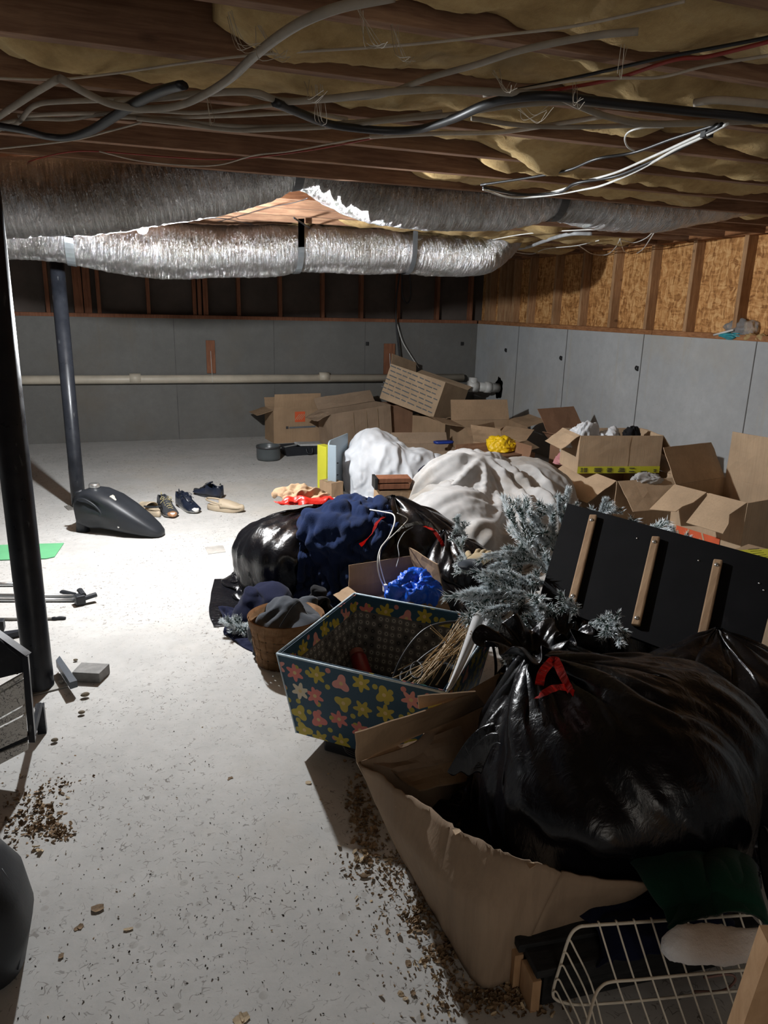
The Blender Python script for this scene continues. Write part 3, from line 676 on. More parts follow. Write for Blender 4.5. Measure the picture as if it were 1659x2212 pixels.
def clog(name, label, loc, rz, mat, L=.31):
    t_ = thing(name, label, 'clog', loc, rz)
    ol = shoe_outline(L, .054); n = len(ol); bm = bmx(); lv = []
    for z, s in ((0, .93), (.008, 1.0), (.03, 1.0), (.045, .96), (.05, .88), (.035, .82)):
        lv.append([bm.verts.new((L/2+(x-L/2)*s, y*s, z+.014*max(0, (x/L-.78))/.22)) for x, y in ol])
    for a_, c_ in zip(lv, lv[1:]):
        for k in range(n): bm.faces.new((a_[k], a_[(k+1) % n], c_[(k+1) % n], c_[k]))
    bm.faces.new(lv[0][::-1]); bm.faces.new(lv[-1]); obj('sole', bm, mat, t_, True)
    bm = bmx(); rows = []; na = 19
    for i in range(16):
        u = i/15; x = L*(.42+.55*u); w = .051*(1-.62*max(0, (u-.55)/.45)**1.8); h = .092-.05*u**1.6; h = h*(1-.35*max(0, (u-.85)/.15))
        rows.append([bm.verts.new((x-.02*math.sin(PI*k/(na-1))*(1-u), w*math.cos(PI*k/(na-1)), .035+(h-.035)*math.sin(PI*k/(na-1))**.7)) for k in range(na)])
    for r0, r1 in zip(rows, rows[1:]):
        for k in range(na-1): bm.faces.new((r0[k], r1[k], r1[k+1], r0[k+1]))
    bm.faces.new(rows[-1][::-1])
    o = obj('upper', bm, mat, t_, True); md = o.modifiers.new('thick', 'SOLIDIFY'); md.thickness = .004; md.offset = -1
    for i, u in enumerate((.25, .42, .6, .76)):
        for k in range(3+(i % 2)):
            an = PI*(.3+.4*(k+.5*(i % 2 == 0)*0+.0)/(2+(i % 2))); x = L*(.42+.55*u); w = .051*(1-.62*max(0, (u-.55)/.45)**1.8); h = .092-.05*u**1.6
            c_ = Vector((x-.02*math.sin(an)*(1-u), w*math.cos(an), .035+(h-.035)*math.sin(an)**.7)); nn = Vector((.25, math.cos(an), math.sin(an))).normalized()
            bm = bmx(); bmesh.ops.create_circle(bm, cap_ends=True, radius=.0052, segments=10, matrix=Matrix.Translation(c_+nn*.0012) @ nn.to_track_quat('Z', 'Y').to_matrix().to_4x4()); obj('vent_hole', bm, M['tie'], t_)
    bm = bmx(); tube(bm, crom([(L*.47, -.05, .062), (L*.2, -.047, .078), (L*.02, -.025, .085), (-.004, 0, .086), (L*.02, .025, .085), (L*.2, .047, .078), (L*.47, .05, .062)], 5), .008, 8, flat=.35, up=(0, 1, 0)); obj('heel_strap', bm, M['black_plastic'] if 'dark' in label else mat, t_, True)
    return t_
M['clog'] = simple('tan_foam', (.42, .34, .24), .6, .08, bs=.05); M['navy_leather'] = simple('dark_navy_leather', (.012, .017, .032), .35, .4, 14)
M['charcoal_suede'] = simple('charcoal_suede', (.028, .030, .035), .85, .3, 20); M['white_rubber'] = simple('white_rubber', (.62, .61, .58), .55, .1); M['gum'] = simple('gum_rubber', (.30, .15, .07), .5, .15)
M['yellow_lace'] = simple('straw_lace', (.42, .36, .18), .8)
def toward(u0, v0, u1, v1):
    a_, b2 = onz(u0, v0), onz(u1, v1); d = b2-a_; return a_, math.atan2(d.y, d.x)
a_, rz = toward(350, 1098, 391, 1135); sneaker('sneaker', 'charcoal sneaker with straw laces and a gum toe', a_, rz, M['charcoal_suede'], M['white_rubber'], M['gum'], M['yellow_lace'])
a_, rz = toward(388, 1090, 446, 1122); sneaker('sneaker', 'navy leather sneaker with a jagged white sole, second from the left', a_, rz, M['navy_leather'], M['white_rubber'], None, M['navy_leather'], .34)
a_, rz = toward(478, 1078, 428, 1062); sneaker('sneaker', 'dark sneaker lying behind the right tan clog', a_, rz+.15, M['navy_leather'], M['charcoal_suede'], None, M['tie'], .32)
a_, rz = toward(448, 1100, 514, 1106); clog('clog', 'tan foam clog at the right end of the row of shoes', a_, rz, M['clog'])
a_, rz = toward(345, 1118, 290, 1092); clog('clog', 'tan foam clog with dark heel strap half hidden behind the black tank', a_, rz, M['clog'])

# sheets, rods, blocks
M['green'] = simple('green_foam', (.13, .42, .20), .7, .06)
tag(obj('foam_sheet', poly_prism(bmx(), [onz(u, v, .004) for u, v in ((-60, 1180), (138, 1174), (118, 1203), (100, 1207), (-60, 1212))], .004), M['green']), 'flat green foam sheet on the floor behind the nearer post', 'mat')
tag(obj('tape_patch', poly_prism(bmx(), [onz(u, v, .0015) for u, v in ((442, 1182), (482, 1178), (488, 1192), (450, 1197))], .001), simple('grey_tape', (.36, .34, .31), .7)), 'square grey tape patch on the floor left of the black bags', 'tape')
M['pole'] = simple('silver_tube', (.55, .56, .57), .28, .1, metal=.9, bs=.02)
def floor_path(pts, r_, zo=0): return [onz(u, v, r_+zo) for u, v in pts]
pg = thing('folding_pole', 'pair of silver tubes joined by a black clamp, on the floor by the nearer post', 'pole', onz(180, 1290))
def rel(P, o): return [p-o.location for p in P]
obj('tube', tube(bmx(), rel(floor_path([(-80, 1286), (165, 1288)], .011, .012), pg), .011, 12), M['pole'], pg, True)
obj('tube', tube(bmx(), rel(floor_path([(-80, 1296), (165, 1296)], .009, .002), pg), .009, 12), M['pole'], pg, True)
q = onz(172, 1294, .03)-pg.location
obj('clamp', box(bmx(), q, (.05, .06, .05), Matrix.Rotation(.3, 3, 'Z'), .008), M['black_plastic'], pg)
bm = bmx(); tube(bm, [q+Vector((0, -.01, .0)), onz(208, 1284, .04)-pg.location], .018, 8, flat=.7); tube(bm, [q+Vector((.02, 0, .02)), onz(172, 1274, .06)-pg.location], .016, 8, flat=.7); obj('handle', bm, M['black_plastic'], pg)
bm = bmx(); tube(bm, [onz(134, 1278, .02)-pg.location, onz(160, 1284, .03)-pg.location], .016, 8, flat=.6); obj('lever', bm, M['black_plastic'], pg)
tp = tag(obj('silver_tube', tube(bmx(), floor_path([(-80, 1262), (60, 1262)], .012), .012, 12), M['pole'], None, True), 'silver tube on the floor, farthest of the rods behind the nearer post', 'tube')
tr = thing('long_rod', 'thin dark rod with a ribbed end, nearest of the rods behind the near post', 'rod', onz(100, 1336, .008))
obj('rod', tube(bmx(), rel(floor_path([(-80, 1338), (118, 1336)], .008), tr), .007, 10), M['dusty_steel'], tr, True)
obj('ribbed_end', tube(bmx(), rel(floor_path([(112, 1336), (118, 1336), (122, 1336), (128, 1335), (138, 1335), (142, 1335)], .008), tr), [.007, .010, .008, .010, .009, .006], 10), M['black_plastic'], tr, True)
br = thing('metal_bar', 'dark flat metal bar lying behind the speckled panel rack', 'metal bar', onz(0, 1368, .01))
obj('bar', quad_panel(bmx(), rel([onz(-80, 1392, .03), onz(50, 1362, .03), onz(50, 1358, .03), onz(-80, 1376, .03)], br), .022), M['post'], br)
obj('bracket', box(bmx(), onz(-5, 1350, .03)-br.location, (.06, .05, .05), None, .006), M['black_plastic'], br)
# flat bar leaning at the foot of the nearer post
tag(obj('steel_bar', quad_panel(bmx(), [onz(168, 1484, .035), onz(152, 1489, .035), onz(122, 1440, .035), onz(130, 1430, .035)], .03), simple('blue_grey_steel', (.05, .06, .075), .4, .2)), 'short dark steel bar at the foot of the nearer post', 'metal bar')
gb = obj('grey_block', poly_prism(bmx(), [onz(u, v, .045) for u, v in ((156, 1452), (214, 1455), (236, 1434), (176, 1431))], .043), simple('grey_composite', (.17, .165, .155), .7, .25, 30)); tag(gb, 'flat grey composite block on the floor beside the nearer post', 'block')
M['pebble'] = simple('brown_pebble', (.16, .13, .09), .9, .5, 40, bs=.6)
for u, v, s, nm in ((184, 1500, .02, 'brown pebble nearest the steel bar'), (176, 1538, .016, 'dark pebble lowest of those below the steel bar'), (163, 1425, .012, 'small dark pebble above the grey block'), (119, 1598, .014, 'small pebble right of the speckled panel rack')):
    bm = bmx(); bmesh.ops.create_icosphere(bm, subdivisions=3, radius=s*.62)
    for w in bm.verts: w.co = Vector((w.co.x*1.4, w.co.y*.9, w.co.z*.75))*(1+.25*noise.noise(w.co*60+Vector((u, 0, 0))))
    tag(obj('pebble', bm, M['pebble'], None, True, onz(u, v, s*.7)), nm, 'pebble')

# speckled panel rack (left edge)
def speck():
    m, t, b = nt('speckled_board'); v = coords(t)
    n = noise_tex(t, v, 60, 3, .8, 2.5); c = ramp(t, n, [(.40, (.10, .10, .10)), (.46, (.62, .61, .58))]); setb(t, b, c, .55); return m
M['speck'] = speck()
YR = 2.42
def rk(u, v, dy=0): return ony(u, v, YR+dy)
rack = thing('panel_rack', 'rack of speckled white boards in a black frame at the left edge', 'rack', rk(30, 1600))
RL = rack.location
def rp(name, pts, th, mat): return obj(name, quad_panel(bmx(), [rk(*p)-RL for p in pts], th), mat, rack)
rp('side_rail', [(47, 1418, 0), (60, 1418, 0), (76, 1604, 0), (62, 1604, 0)], -.03, M['post'])
rp('top_rail', [(-60, 1335, .1), (55, 1417, 0), (48, 1424, 0), (-60, 1346, .1)], -.03, M['post'])
rp('backing', [(-60, 1340, .05), (50, 1420, .02), (52, 1452, .02), (-60, 1480, .05)], -.01, M['post'])
for a0, a1, b0, b1 in ((1481, 1461, 1512, 1461-0), ):
    pass
for (l0, r0, l1, r1) in ((1487, 1452, 1497, 1462), (1500, 1466, 1552, 1515), (1556, 1520, 1568, 1534), (1572, 1540, 1612, 1586), (1618, 1598, 1650, 1614)):
    rp('board', [(-60, l0+28, .0), (50+(r0-1450)*.07, r0, .0), (50+(r1-1450)*.07, r1, .0), (-60, l1+28, .0)], .015, M['speck'])
rp('lower_rail', [(-60, 1636, -.01), (62, 1588, -.01), (62, 1598, -.01), (-60, 1650, -.01)], -.03, M['post'])
for u, v in ((37, 1453), (48, 1586)):
    obj('screw', lathe(bmx(), [(0, .004), (.005, .003), (.006, 0), (0, 0)], 10, Matrix.Translation(rk(u, v, -.005)-RL) @ Matrix.Rotation(PI/2, 4, 'X')), M['tie'], rack)
# legs so that it stands on the floor
z = rk(68, 1604).z
obj('leg', box(bmx(), Vector((rk(69, 1604).x, YR+.25, z/2))-RL, (.03, .03, z)), M['post'], rack)
obj('brace', tube(bmx(), [Vector((rk(69, 1604).x, YR+.25, z))-RL, rk(69, 1590, .02)-RL], .012, 6), M['post'], rack)
obj('leg', box(bmx(), Vector((rk(-40, 1604).x, YR+.15, z/2))-RL, (.03, .03, z)), M['post'], rack)
# rounded black case, lower left corner
c0 = onz(-20, 2080)
bc = thing('plastic_case', 'black rounded plastic case in the lower left corner', 'case', (c0.x-.055, c0.y+.02, 0))
bm = bmx(); shell_loft(bm, [((0, 0, 0), (.12, 0, 0), (0, .12, 0), 3.2), ((0, 0, .01), (.135, 0, 0), (0, .13, 0), 3.2), ((0, 0, .10), (.155, 0, 0), (0, .14, 0), 3.2), ((-.01, 0, .20), (.15, 0, 0), (0, .14, 0), 3.2), ((-.02, 0, .265), (.125, 0, 0), (0, .12, 0), 3.2), ((-.02, 0, .295), (.09, 0, 0), (0, .09, 0), 3), ((-.02, 0, .305), (.05, 0, 0), (0, .06, 0), 3)], 40)
obj('case_shell', bm, M['black_plastic'], bc, True)
bm = bmx(); tube(bm, [(.125, -.09, .03), (.142, -.07, .10), (.135, -.04, .20), (.105, -.02, .26)], .003, 6); obj('mould_seam', bm, M['black_plastic'], bc, True)

# ------------------------------------------------------------ soft goods: a small position-based cloth solver
def _solve(P, W_, ax, step, off, L, k, wrap):
    n = P.shape[ax]
    if wrap:
        i0 = np.arange(off, n, 2*step); i0 = np.concatenate([i0+s for s in range(step)]); i0 = i0[i0 < n]; i1 = (i0+step) % n
    else:
        i0 = np.concatenate([np.arange(off*step+s, n-step, 2*step) for s in range(step)]); i1 = i0+step
    if len(i0) == 0: return
    a = np.take(P, i0, ax); b = np.take(P, i1, ax); wa = np.take(W_, i0, ax); wb = np.take(W_, i1, ax)
    d = b-a; l = np.linalg.norm(d, axis=-1, keepdims=True)+1e-9; ws = wa+wb+1e-9
    LL = np.take(L, i0, ax) if isinstance(L, np.ndarray) else L
    c = k*(l-LL)/l*d
    if ax == 0: P[i0] = a+c*wa/ws; P[i1] = b-c*wb/ws
    else: P[:, i0] = a+c*wa/ws; P[:, i1] = b-c*wb/ws
def _diag(P, W_, L, k, wrap, par):
    n0 = P.shape[0] if wrap else P.shape[0]-1
    i = np.arange(par[0], n0 if not wrap else P.shape[0], 2); j = np.arange(par[1], P.shape[1]-1, 2)
    for (di, dj) in ((1, 1), (1, -1)):
        jj = j if dj == 1 else j+1; i2 = (i+di) % P.shape[0]
        A_ = np.ix_(i, jj); B_ = np.ix_(i2, jj+dj)
        a = P[A_]; b = P[B_]; d = b-a; l = np.linalg.norm(d, axis=-1, keepdims=True)+1e-9; wa = W_[A_]; wb = W_[B_]
        c = k*(l-L)/l*d/(wa+wb+1e-9); P[A_] = a+c*wa; P[B_] = b-c*wb
def ell(c, r, rot=0):
    return ('e', np.array(c, float), np.array(r, float), rot)
def bxc(c, s, rot=0): return ('b', np.array(c, float), np.array(s, float)/2, rot)
def wallc(a, b_, z, inset=.03):
    d = np.array((b_[0]-a[0], b_[1]-a[1])); d /= np.linalg.norm(d); n = np.array((-d[1], d[0])); return ('h', np.array((a[0]+n[0]*inset, a[1]+n[1]*inset, z)), n, 0)
def collide(P, V, cols, fr, zmin):
    m = P[..., 2] < zmin
    P[..., 2][m] = zmin; V[m] *= fr
    for kind, c, r_, rot in cols:
        if kind == 'h':
            dd = (P[..., 0]-c[0])*r_[0]+(P[..., 1]-c[1])*r_[1]; m = (dd < 0) & (P[..., 2] < c[2])
            P[..., 0][m] -= dd[m]*r_[0]; P[..., 1][m] -= dd[m]*r_[1]; continue
        cs, sn = math.cos(rot), math.sin(rot)
        Q = P-c; X = Q[..., 0]*cs+Q[..., 1]*sn; Y = -Q[..., 0]*sn+Q[..., 1]*cs; Z = Q[..., 2]
        if kind == 'e':
            d = np.sqrt((X/r_[0])**2+(Y/r_[1])**2+(Z/r_[2])**2)+1e-9; m = d < 1
            s = 1/d[m]; X[m] *= s; Y[m] *= s; Z[m] *= s
        elif kind == 'h':       # upright wall: stay on the side the normal points to
            continue
        else:
            dx, dy, dz = r_[0]-abs(X), r_[1]-abs(Y), r_[2]-abs(Z); m = (dx > 0) & (dy > 0) & (dz > 0)
            mn = np.minimum(np.minimum(dx, dy), dz)
            a = m & (mn == dx); X[a] = np.sign(X[a])*r_[0]
            a = m & (mn == dy); Y[a] = np.sign(Y[a])*r_[1]
            a = m & (mn == dz); Z[a] = np.sign(Z[a])*r_[2]
        P[..., 0][m] = c[0]+X[m]*cs-Y[m]*sn; P[..., 1][m] = c[1]+X[m]*sn+Y[m]*cs; P[..., 2][m] = c[2]+Z[m]
        V[m] *= fr
def simulate(P, Lu, Lv, cols, steps=50, it=6, wrap=False, pins=None, fr=.4, bend=.25, g=9.8, zmin=.004, shear=.3, k=1.0):
    P = P.astype(float).copy(); V = np.zeros_like(P); W_ = np.ones(P.shape[:2]+(1,))
    if pins is not None: W_[pins] = 0
    dt = 1/40.; Ld = math.hypot(float(np.mean(Lu)), float(np.mean(Lv)))
    for s in range(steps):
        V[..., 2] -= g*dt*W_[..., 0]; V *= .97; O = P.copy(); P += V*dt*W_
        for _ in range(it):
            for off in (0, 1): _solve(P, W_, 0, 1, off, Lu, k, wrap); _solve(P, W_, 1, 1, off, Lv, k, False)
            if shear:
                for par in ((0, 0), (0, 1), (1, 0), (1, 1)): _diag(P, W_, Ld, shear, wrap, par)
            for off in (0, 1):
                if wrap: _solve(P, W_, 0, 2, off*2, 2*Lu, bend, True) if P.shape[0] % 4 == 0 else None
                else: _solve(P, W_, 0, 2, off, 2*Lu, bend, False)
                _solve(P, W_, 1, 2, off, 2*Lv, bend, False)
            collide(P, V, cols, 1, zmin)
        V = (P-O)/dt*W_; vv = np.linalg.norm(V, axis=-1, keepdims=True); V *= np.minimum(1, 3/(vv+1e-9))
        collide(P, V, cols, fr, zmin)
    return P
def smooth_grid(P, wrap, n=1, a=.25):
    for _ in range(n):
        if wrap: Q = (np.roll(P, 1, 0)+np.roll(P, -1, 0))/2-P
        else: Q = np.zeros_like(P); Q[1:-1] = (P[2:]+P[:-2])/2-P[1:-1]
        R_ = np.zeros_like(P); R_[:, 1:-1] = (P[:, 2:]+P[:, :-2])/2-P[:, 1:-1]; P = P+a*(Q+R_)
    return P
def grid_mesh(name, P, mat, parent=None, wrap=False, thick=.003, sub=1, origin=None, capend=False, mask=None):
    nu, nv = P.shape[:2]; o0 = np.array(origin if origin is not None else (P[..., 0].mean(), P[..., 1].mean(), P[..., 2].min()))
    V = (P-o0).reshape(-1, 3); F = []; a = nu if wrap else nu-1
    for i in range(a):
        i2 = (i+1) % nu
        for j in range(nv-1):
            if mask is not None and not mask(i/nu, j/nv): continue
            F.append((i*nv+j, i2*nv+j, i2*nv+j+1, i*nv+j+1))
    if capend: F.append([i*nv+nv-1 for i in range(nu)])
    me = bpy.data.meshes.new(name); me.from_pydata(V.tolist(), [], F); me.update()
    uv = me.uv_layers.new(name='UVMap'); idx = np.zeros(len(me.loops), int); me.loops.foreach_get('vertex_index', idx)
    u = (idx//nv)/nu; v = (idx % nv)/nv; uv.data.foreach_set('uv', np.stack([u, v], 1).ravel())
    if mask is not None:
        bm = bmesh.new(); bm.from_mesh(me); bmesh.ops.delete(bm, geom=[q for q in bm.verts if not q.link_faces], context='VERTS'); bm.to_mesh(me); bm.free()
    o = obj(name, me, mat, parent, True)
    if parent is None: o.location = Vector(o0)
    elif origin is None: o.location = Vector(o0)-parent.location
    if sub: s_ = o.modifiers.new('smooth', 'SUBSURF'); s_.levels = sub; s_.render_levels = sub
    if thick: s_ = o.modifiers.new('thick', 'SOLIDIFY'); s_.thickness = thick; s_.offset = 0
    return o
def sheet(name, label, cat, corner, du, dv, nu, nv, mat, cols, seed=1, wob=.03, steps=55, it=6, crumple=0, thick=.003, parent=None, fr=.3, bend=.25, sub=1, zmin=.004, group=None, mask=None, pins=None, k=1.0, scale=1.0, wr=None):
    """a rectangular cloth: corner + du, dv edge vectors; falls onto colliders. crumple squeezes it so that folds form"""
    c = np.array(corner, float); du = np.array(du, float); dv = np.array(dv, float)
    U, V = np.meshgrid(np.linspace(0, 1, nu), np.linspace(0, 1, nv), indexing='ij')
    P = c+U[..., None]*du+V[..., None]*dv
    Lu = np.linalg.norm(du)/(nu-1)*(1+crumple); Lv = np.linalg.norm(dv)/(nv-1)*(1+crumple)
    for i in range(nu):
        for j in range(nv):
            q = P[i, j]; P[i, j, 2] += wob*noise.noise((q[0]*7, q[1]*7, seed))+wob*.5*noise.noise((q[0]*18, q[1]*18, seed+4))
    P = simulate(P, Lu, Lv, cols, steps, it, fr=fr, bend=bend, zmin=zmin, pins=pins, k=k)
    P = smooth_grid(P, False, 1, .2)
    for w in (wr or ()): P = wrinkle(P, False, *w)
    o = grid_mesh(name, P, mat, parent, thick=thick, sub=sub, mask=mask)
    if parent is None: tag(o, label, cat, group)
    return o

RC = (2.22, 4.36)
def normals(P, wrap):
    if wrap: du = np.roll(P, -1, 0)-np.roll(P, 1, 0)
    else: du = np.gradient(P, axis=0)
    dv = np.gradient(P, axis=1); n = np.cross(du, dv); return n/(np.linalg.norm(n, axis=-1, keepdims=True)+1e-9)
def wrinkle(P, wrap, amp, fu, fv, seed, mode='uv', warp=.5, sharp=1.0, fade=0.0):
    """real folds: ridged relief along the surface normal; mode uv = pleats along v, xyz = tangled folds, drape = folds that hang"""
    N = normals(P, wrap); nu, nv = P.shape[:2]
    c0 = P.reshape(-1, 3).mean(0); up = np.sign(((P-c0)*N).sum(-1).mean()) or 1; N = N*up; Q = P.copy()
    for i in range(nu):
        a = 2*PI*i/nu; ca, sa = math.cos(a), math.sin(a)
        for j in range(nv):
            x, y, z = P[i, j]; s = j/nv
            if mode == 'uv': q = (ca*fu+warp*noise.noise((x*4, y*4, seed)), sa*fu+warp*noise.noise((x*4, z*4, seed+5)), s*fv+seed)
            elif mode in ('drape', 'sheet'): q = (x*fu+warp*noise.noise((x*3, y*3, z*3+seed)), y*fu+warp*noise.noise((y*3, z*3, x*3+seed)), z*fv+seed)
            elif mode == 'radial':
                rx, ry = x-RC[0], y-RC[1]; rr = math.hypot(rx, ry)+1e-6; tw = rr*1.2+.5*noise.noise((x*2, y*2, seed)); ct, st_ = math.cos(math.atan2(ry, rx)+tw), math.sin(math.atan2(ry, rx)+tw)
                q = (ct*fu, st_*fu, rr*fv+z*fv+seed)
            elif mode == 'fold':
                a1 = seed*1.3; xx = x*math.cos(a1)+y*math.sin(a1); yy = -x*math.sin(a1)+y*math.cos(a1)
                q = (xx*fu+warp*noise.noise((x*6, y*6, z*6+seed)), yy*fv+warp*noise.noise((y*6, z*6, x*6+seed)), z*fu*.8)
            else: q = (x*fu+warp*noise.noise((x*5, y*5, z*5+seed)), y*fu+warp*noise.noise((y*5, z*5, x*5+seed)), z*fu+warp*noise.noise((z*5, x*5, y*5+seed)))
            n1 = noise.noise(q); n2 = noise.noise((q[0]*2.1+7, q[1]*2.1, q[2]*(1.6 if mode == 'uv' else 2.1)))
            if mode == 'uv': f = (1-2.6*abs(n1))*.7+(1-2.6*abs(n2))*.32
            elif mode == 'radial': f = (1.4*n1+.6*math.exp(-(n2/.12)**2)*(.3+abs(n1)*2)-.15)*min(1, rr/.16)
            elif mode == 'ridge': f = (1-2.8*abs(n1))*.75+(1-2.6*abs(n2))*.35
            elif mode == 'fold': f = 1.5*abs(n1)**.8+.5*n2-.35
            elif mode == 'sheet': f = 1.3*n1+.75*math.exp(-(n2/.11)**2)*(.4+abs(n1)*2)-.2
            elif mode == 'drape': f = 1.7*n1+.5*(1-2.6*abs(n2))*abs(n1)*2.2
            else: f = 2.0*abs(n1)**.65+.55*abs(n2)**.7-.85
            if mode == 'uv' and sharp > 1: f = math.copysign(abs(f)**sharp, f)
            w = amp*f
            if fade: w *= .35+.65*min(1, max(0, noise.noise((x*fade, y*fade, z*fade+seed*2))+.6))
            Q[i, j] = P[i, j]+N[i, j]*w
    Q[..., 2] = np.maximum(Q[..., 2], .003); return Q
def plastic(name, base=(.006, .006, .008), rough=.2, sc=1):
    m, t, b = nt(name); v = coords(t, uv=True); vo = coords(t)
    n1 = noise_tex(t, coords(t, (1, 1, .35)), 26*sc, 5, .6, 1.6); n2 = noise_tex(t, vo, 8*sc, 4, .55, .8)
    setb(t, b, base, ramp(t, n2, [(.3, (rough,)*3), (.75, (rough+.14,)*3)]), 0, .5)
    b.inputs['Specular IOR Level'].default_value = .42
    h = mth(t, 'ADD', n1, mth(t, 'MULTIPLY', n2, 1.6)); bump(t, b, h, .45, .006); return m
M['bag'] = plastic('black_bag_plastic', (.0035, .0035, .005), .2)
M['bag_glossy'] = plastic('glossy_bag_plastic', (.005, .005, .007), .15, 1.6)
M['blue_bag'] = plastic('blue_bag_plastic', (.01, .10, .62), .22, 1.8)
M['red_tie'] = plastic('red_tie_plastic', (.62, .02, .012), .3, 1.5)
M['yellow_bag'] = plastic('yellow_bag_plastic', (.75, .48, .01), .35, 1.5)
def cloth_mat(name, col, sc=160, rough=.95, var=.15, stain=None, weave=.3, sheen=.1):
    m, t, b = nt(name); v = coords(t)
    c = ramp(t, noise_tex(t, v, 5, 6, .6), [(.3, tuple(x*(1-var) for x in col)), (.7, tuple(min(1, x*(1+var)) for x in col))])
    if stain: c = mix(t, ramp(t, noise_tex(t, coords(t, rot=(0, .3, .7)), 2.2, 5), [(.48, (0, 0, 0)), (.68, (.8, .8, .8))]), c, stain)
    setb(t, b, c, rough, spec=.15); b.inputs['Sheen Weight'].default_value = sheen
    bump(t, b, noise_tex(t, v, sc, 4, .7), weave, .004); return m
M['white_cloth'] = cloth_mat('white_cotton', (.66, .68, .71), 200, weave=.15)
M['grey_sheet'] = cloth_mat('dusty_white_sheet', (.46, .455, .45), 160, stain=(.24, .19, .13), weave=.2)
M['navy_fleece'] = cloth_mat('navy_fleece', (.006, .016, .058), 190, weave=.9, sheen=.06)
M['navy_cloth'] = cloth_mat('navy_cotton', (.006, .008, .026), 150, sheen=.05)
M['grey_cloth'] = cloth_mat('slate_jersey', (.052, .058, .068), 150, sheen=.1)
M['dark_cloth'] = cloth_mat('black_cloth', (.012, .012, .014), 150, sheen=.05)
M['sherpa'] = cloth_mat('dark_sherpa', (.022, .022, .022), 60, weave=1.0, sheen=.2)
M['green_velvet'] = cloth_mat('dark_green_velvet', (.004, .035, .020), 120, weave=.5, sheen=.1)
M['white_fur'] = cloth_mat('white_plush', (.86, .86, .87), 90, weave=.8, sheen=.4)
M['pink_cloth'] = cloth_mat('pink_cloth', (.55, .25, .26), 120)

def lumps(c, size, z, n, seed, rot=0):
    rs = random.Random(seed); out = []; cs, sn = math.cos(rot), math.sin(rot)
    for k in range(n):
        x, y = rs.uniform(-.5, .5)*size[0], rs.uniform(-.5, .5)*size[1]; r_ = rs.uniform(.16, .3)*min(size)
        hh = z*rs.uniform(.65, 1.0)
        out.append(ell((c[0]+x*cs-y*sn, c[1]+x*sn+y*cs, hh-r_*.8), (r_*rs.uniform(.9, 1.6), r_*rs.uniform(.9, 1.4), r_*.8), rs.uniform(0, 3)))
        out.append(ell((c[0]+x*cs-y*sn, c[1]+x*sn+y*cs, hh*.4), (r_*1.4, r_*1.4, hh*.45)))
    return out
def garbage_bag(name, label, c, rad, h, tie, seed=1, nu=128, nv=64, lumps=(), mat='bag', slack=1.25, steps=34, collar=True, cols=(), it=5, neck=.03, floorz=.004, wr=.024):
    """a tied plastic bag: contents (colliders) inside a slack tube gathered at the tie point"""
    cx, cy = c; tx, ty, tz = tie
    C = [ell((cx, cy, h*.46+floorz), (rad[0]*.93, rad[1]*.93, h*.48))]+[ell(*l) for l in lumps]
    P = np.zeros((nu, nv, 3)); rs = np.random.default_rng(seed)
    prof = []
    for j in range(nv):
        s = j/(nv-1); an = PI*(s**.9)
        r_ = max(neck*1.0, math.sin(an)) if s < .5 else math.sin(an)
        prof.append((r_ if j else neck, math.cos(an)))
    for j, (r_, zz) in enumerate(prof):
        s = j/(nv-1); bl = max(0, 1-s*2.4)**1.5
        for i in range(nu):
            a = 2*PI*i/nu
            w = 1+.10*noise.noise((math.cos(a)*3, math.sin(a)*3, seed+s*2))+.06*noise.noise((math.cos(a)*9, math.sin(a)*9, seed+s*3))
            x = cx*(1-bl)+tx*bl+rad[0]*r_*math.cos(a)*w*1.06; y = cy*(1-bl)+ty*bl+rad[1]*r_*math.sin(a)*w*1.06
            z = (h*.5+h*.5*zz*1.0)*(1-bl)+tz*bl
            P[i, j] = (x, y, max(floorz, z+.01*w))
    circ = PI*(rad[0]+rad[1])*slack; Lu = circ/nu
    d = np.linalg.norm(np.diff(P, axis=1), axis=-1).mean(); Lv = d*1.06
    pins = (slice(None), slice(0, 1))
    P = simulate(P, Lu, Lv, C+list(cols), steps, it, True, pins, fr=.2, bend=.35, g=5, shear=.12, zmin=floorz, k=.9)
    P = smooth_grid(P, True, 1, .3)
    P = wrinkle(P, True, wr, 5.2, 1.2, seed, 'uv', 1.2, 1.2, 3); P = wrinkle(P, True, wr*.3, 14, 2.5, seed+3, 'uv', 1.2, 1, 4)
    collide(P, np.zeros_like(P), list(cols), 1, floorz)
    t_ = thing(name, label, 'garbage bag', (cx, cy, floorz))
    o = grid_mesh('bag_body', P, M[mat], t_, wrap=True, thick=0, sub=1, capend=True, origin=(cx, cy, floorz)); o.location = (0, 0, 0)
    if collar:      # gathered neck flaring above the tie
        n2 = 72; K = 12; Q = np.zeros((n2, K, 3))
        for j in range(K):
            s = j/(K-1); r_ = neck*.8+.085*s**.8
            for i in range(n2):
                a = 2*PI*i/n2; w = 1+.55*s*noise.noise((math.cos(a)*3.2, math.sin(a)*3.2, seed*2.3+s*.6))
                r2 = r_*w; zz = .02+.11*s+.05*s*noise.noise((math.cos(a)*2, math.sin(a)*2, seed))-.05*s*s+.012*s*math.sin(a*9+seed)
                Q[i, j] = (tx-cx+r2*math.cos(a)-.03*s, ty-cy+r2*math.sin(a), tz-floorz+zz)
        o = grid_mesh('gathered_neck', Q, M['bag_glossy'], t_, wrap=True, thick=.0015, sub=1, origin=(0, 0, 0)); o.location = (0, 0, 0)
    return t_
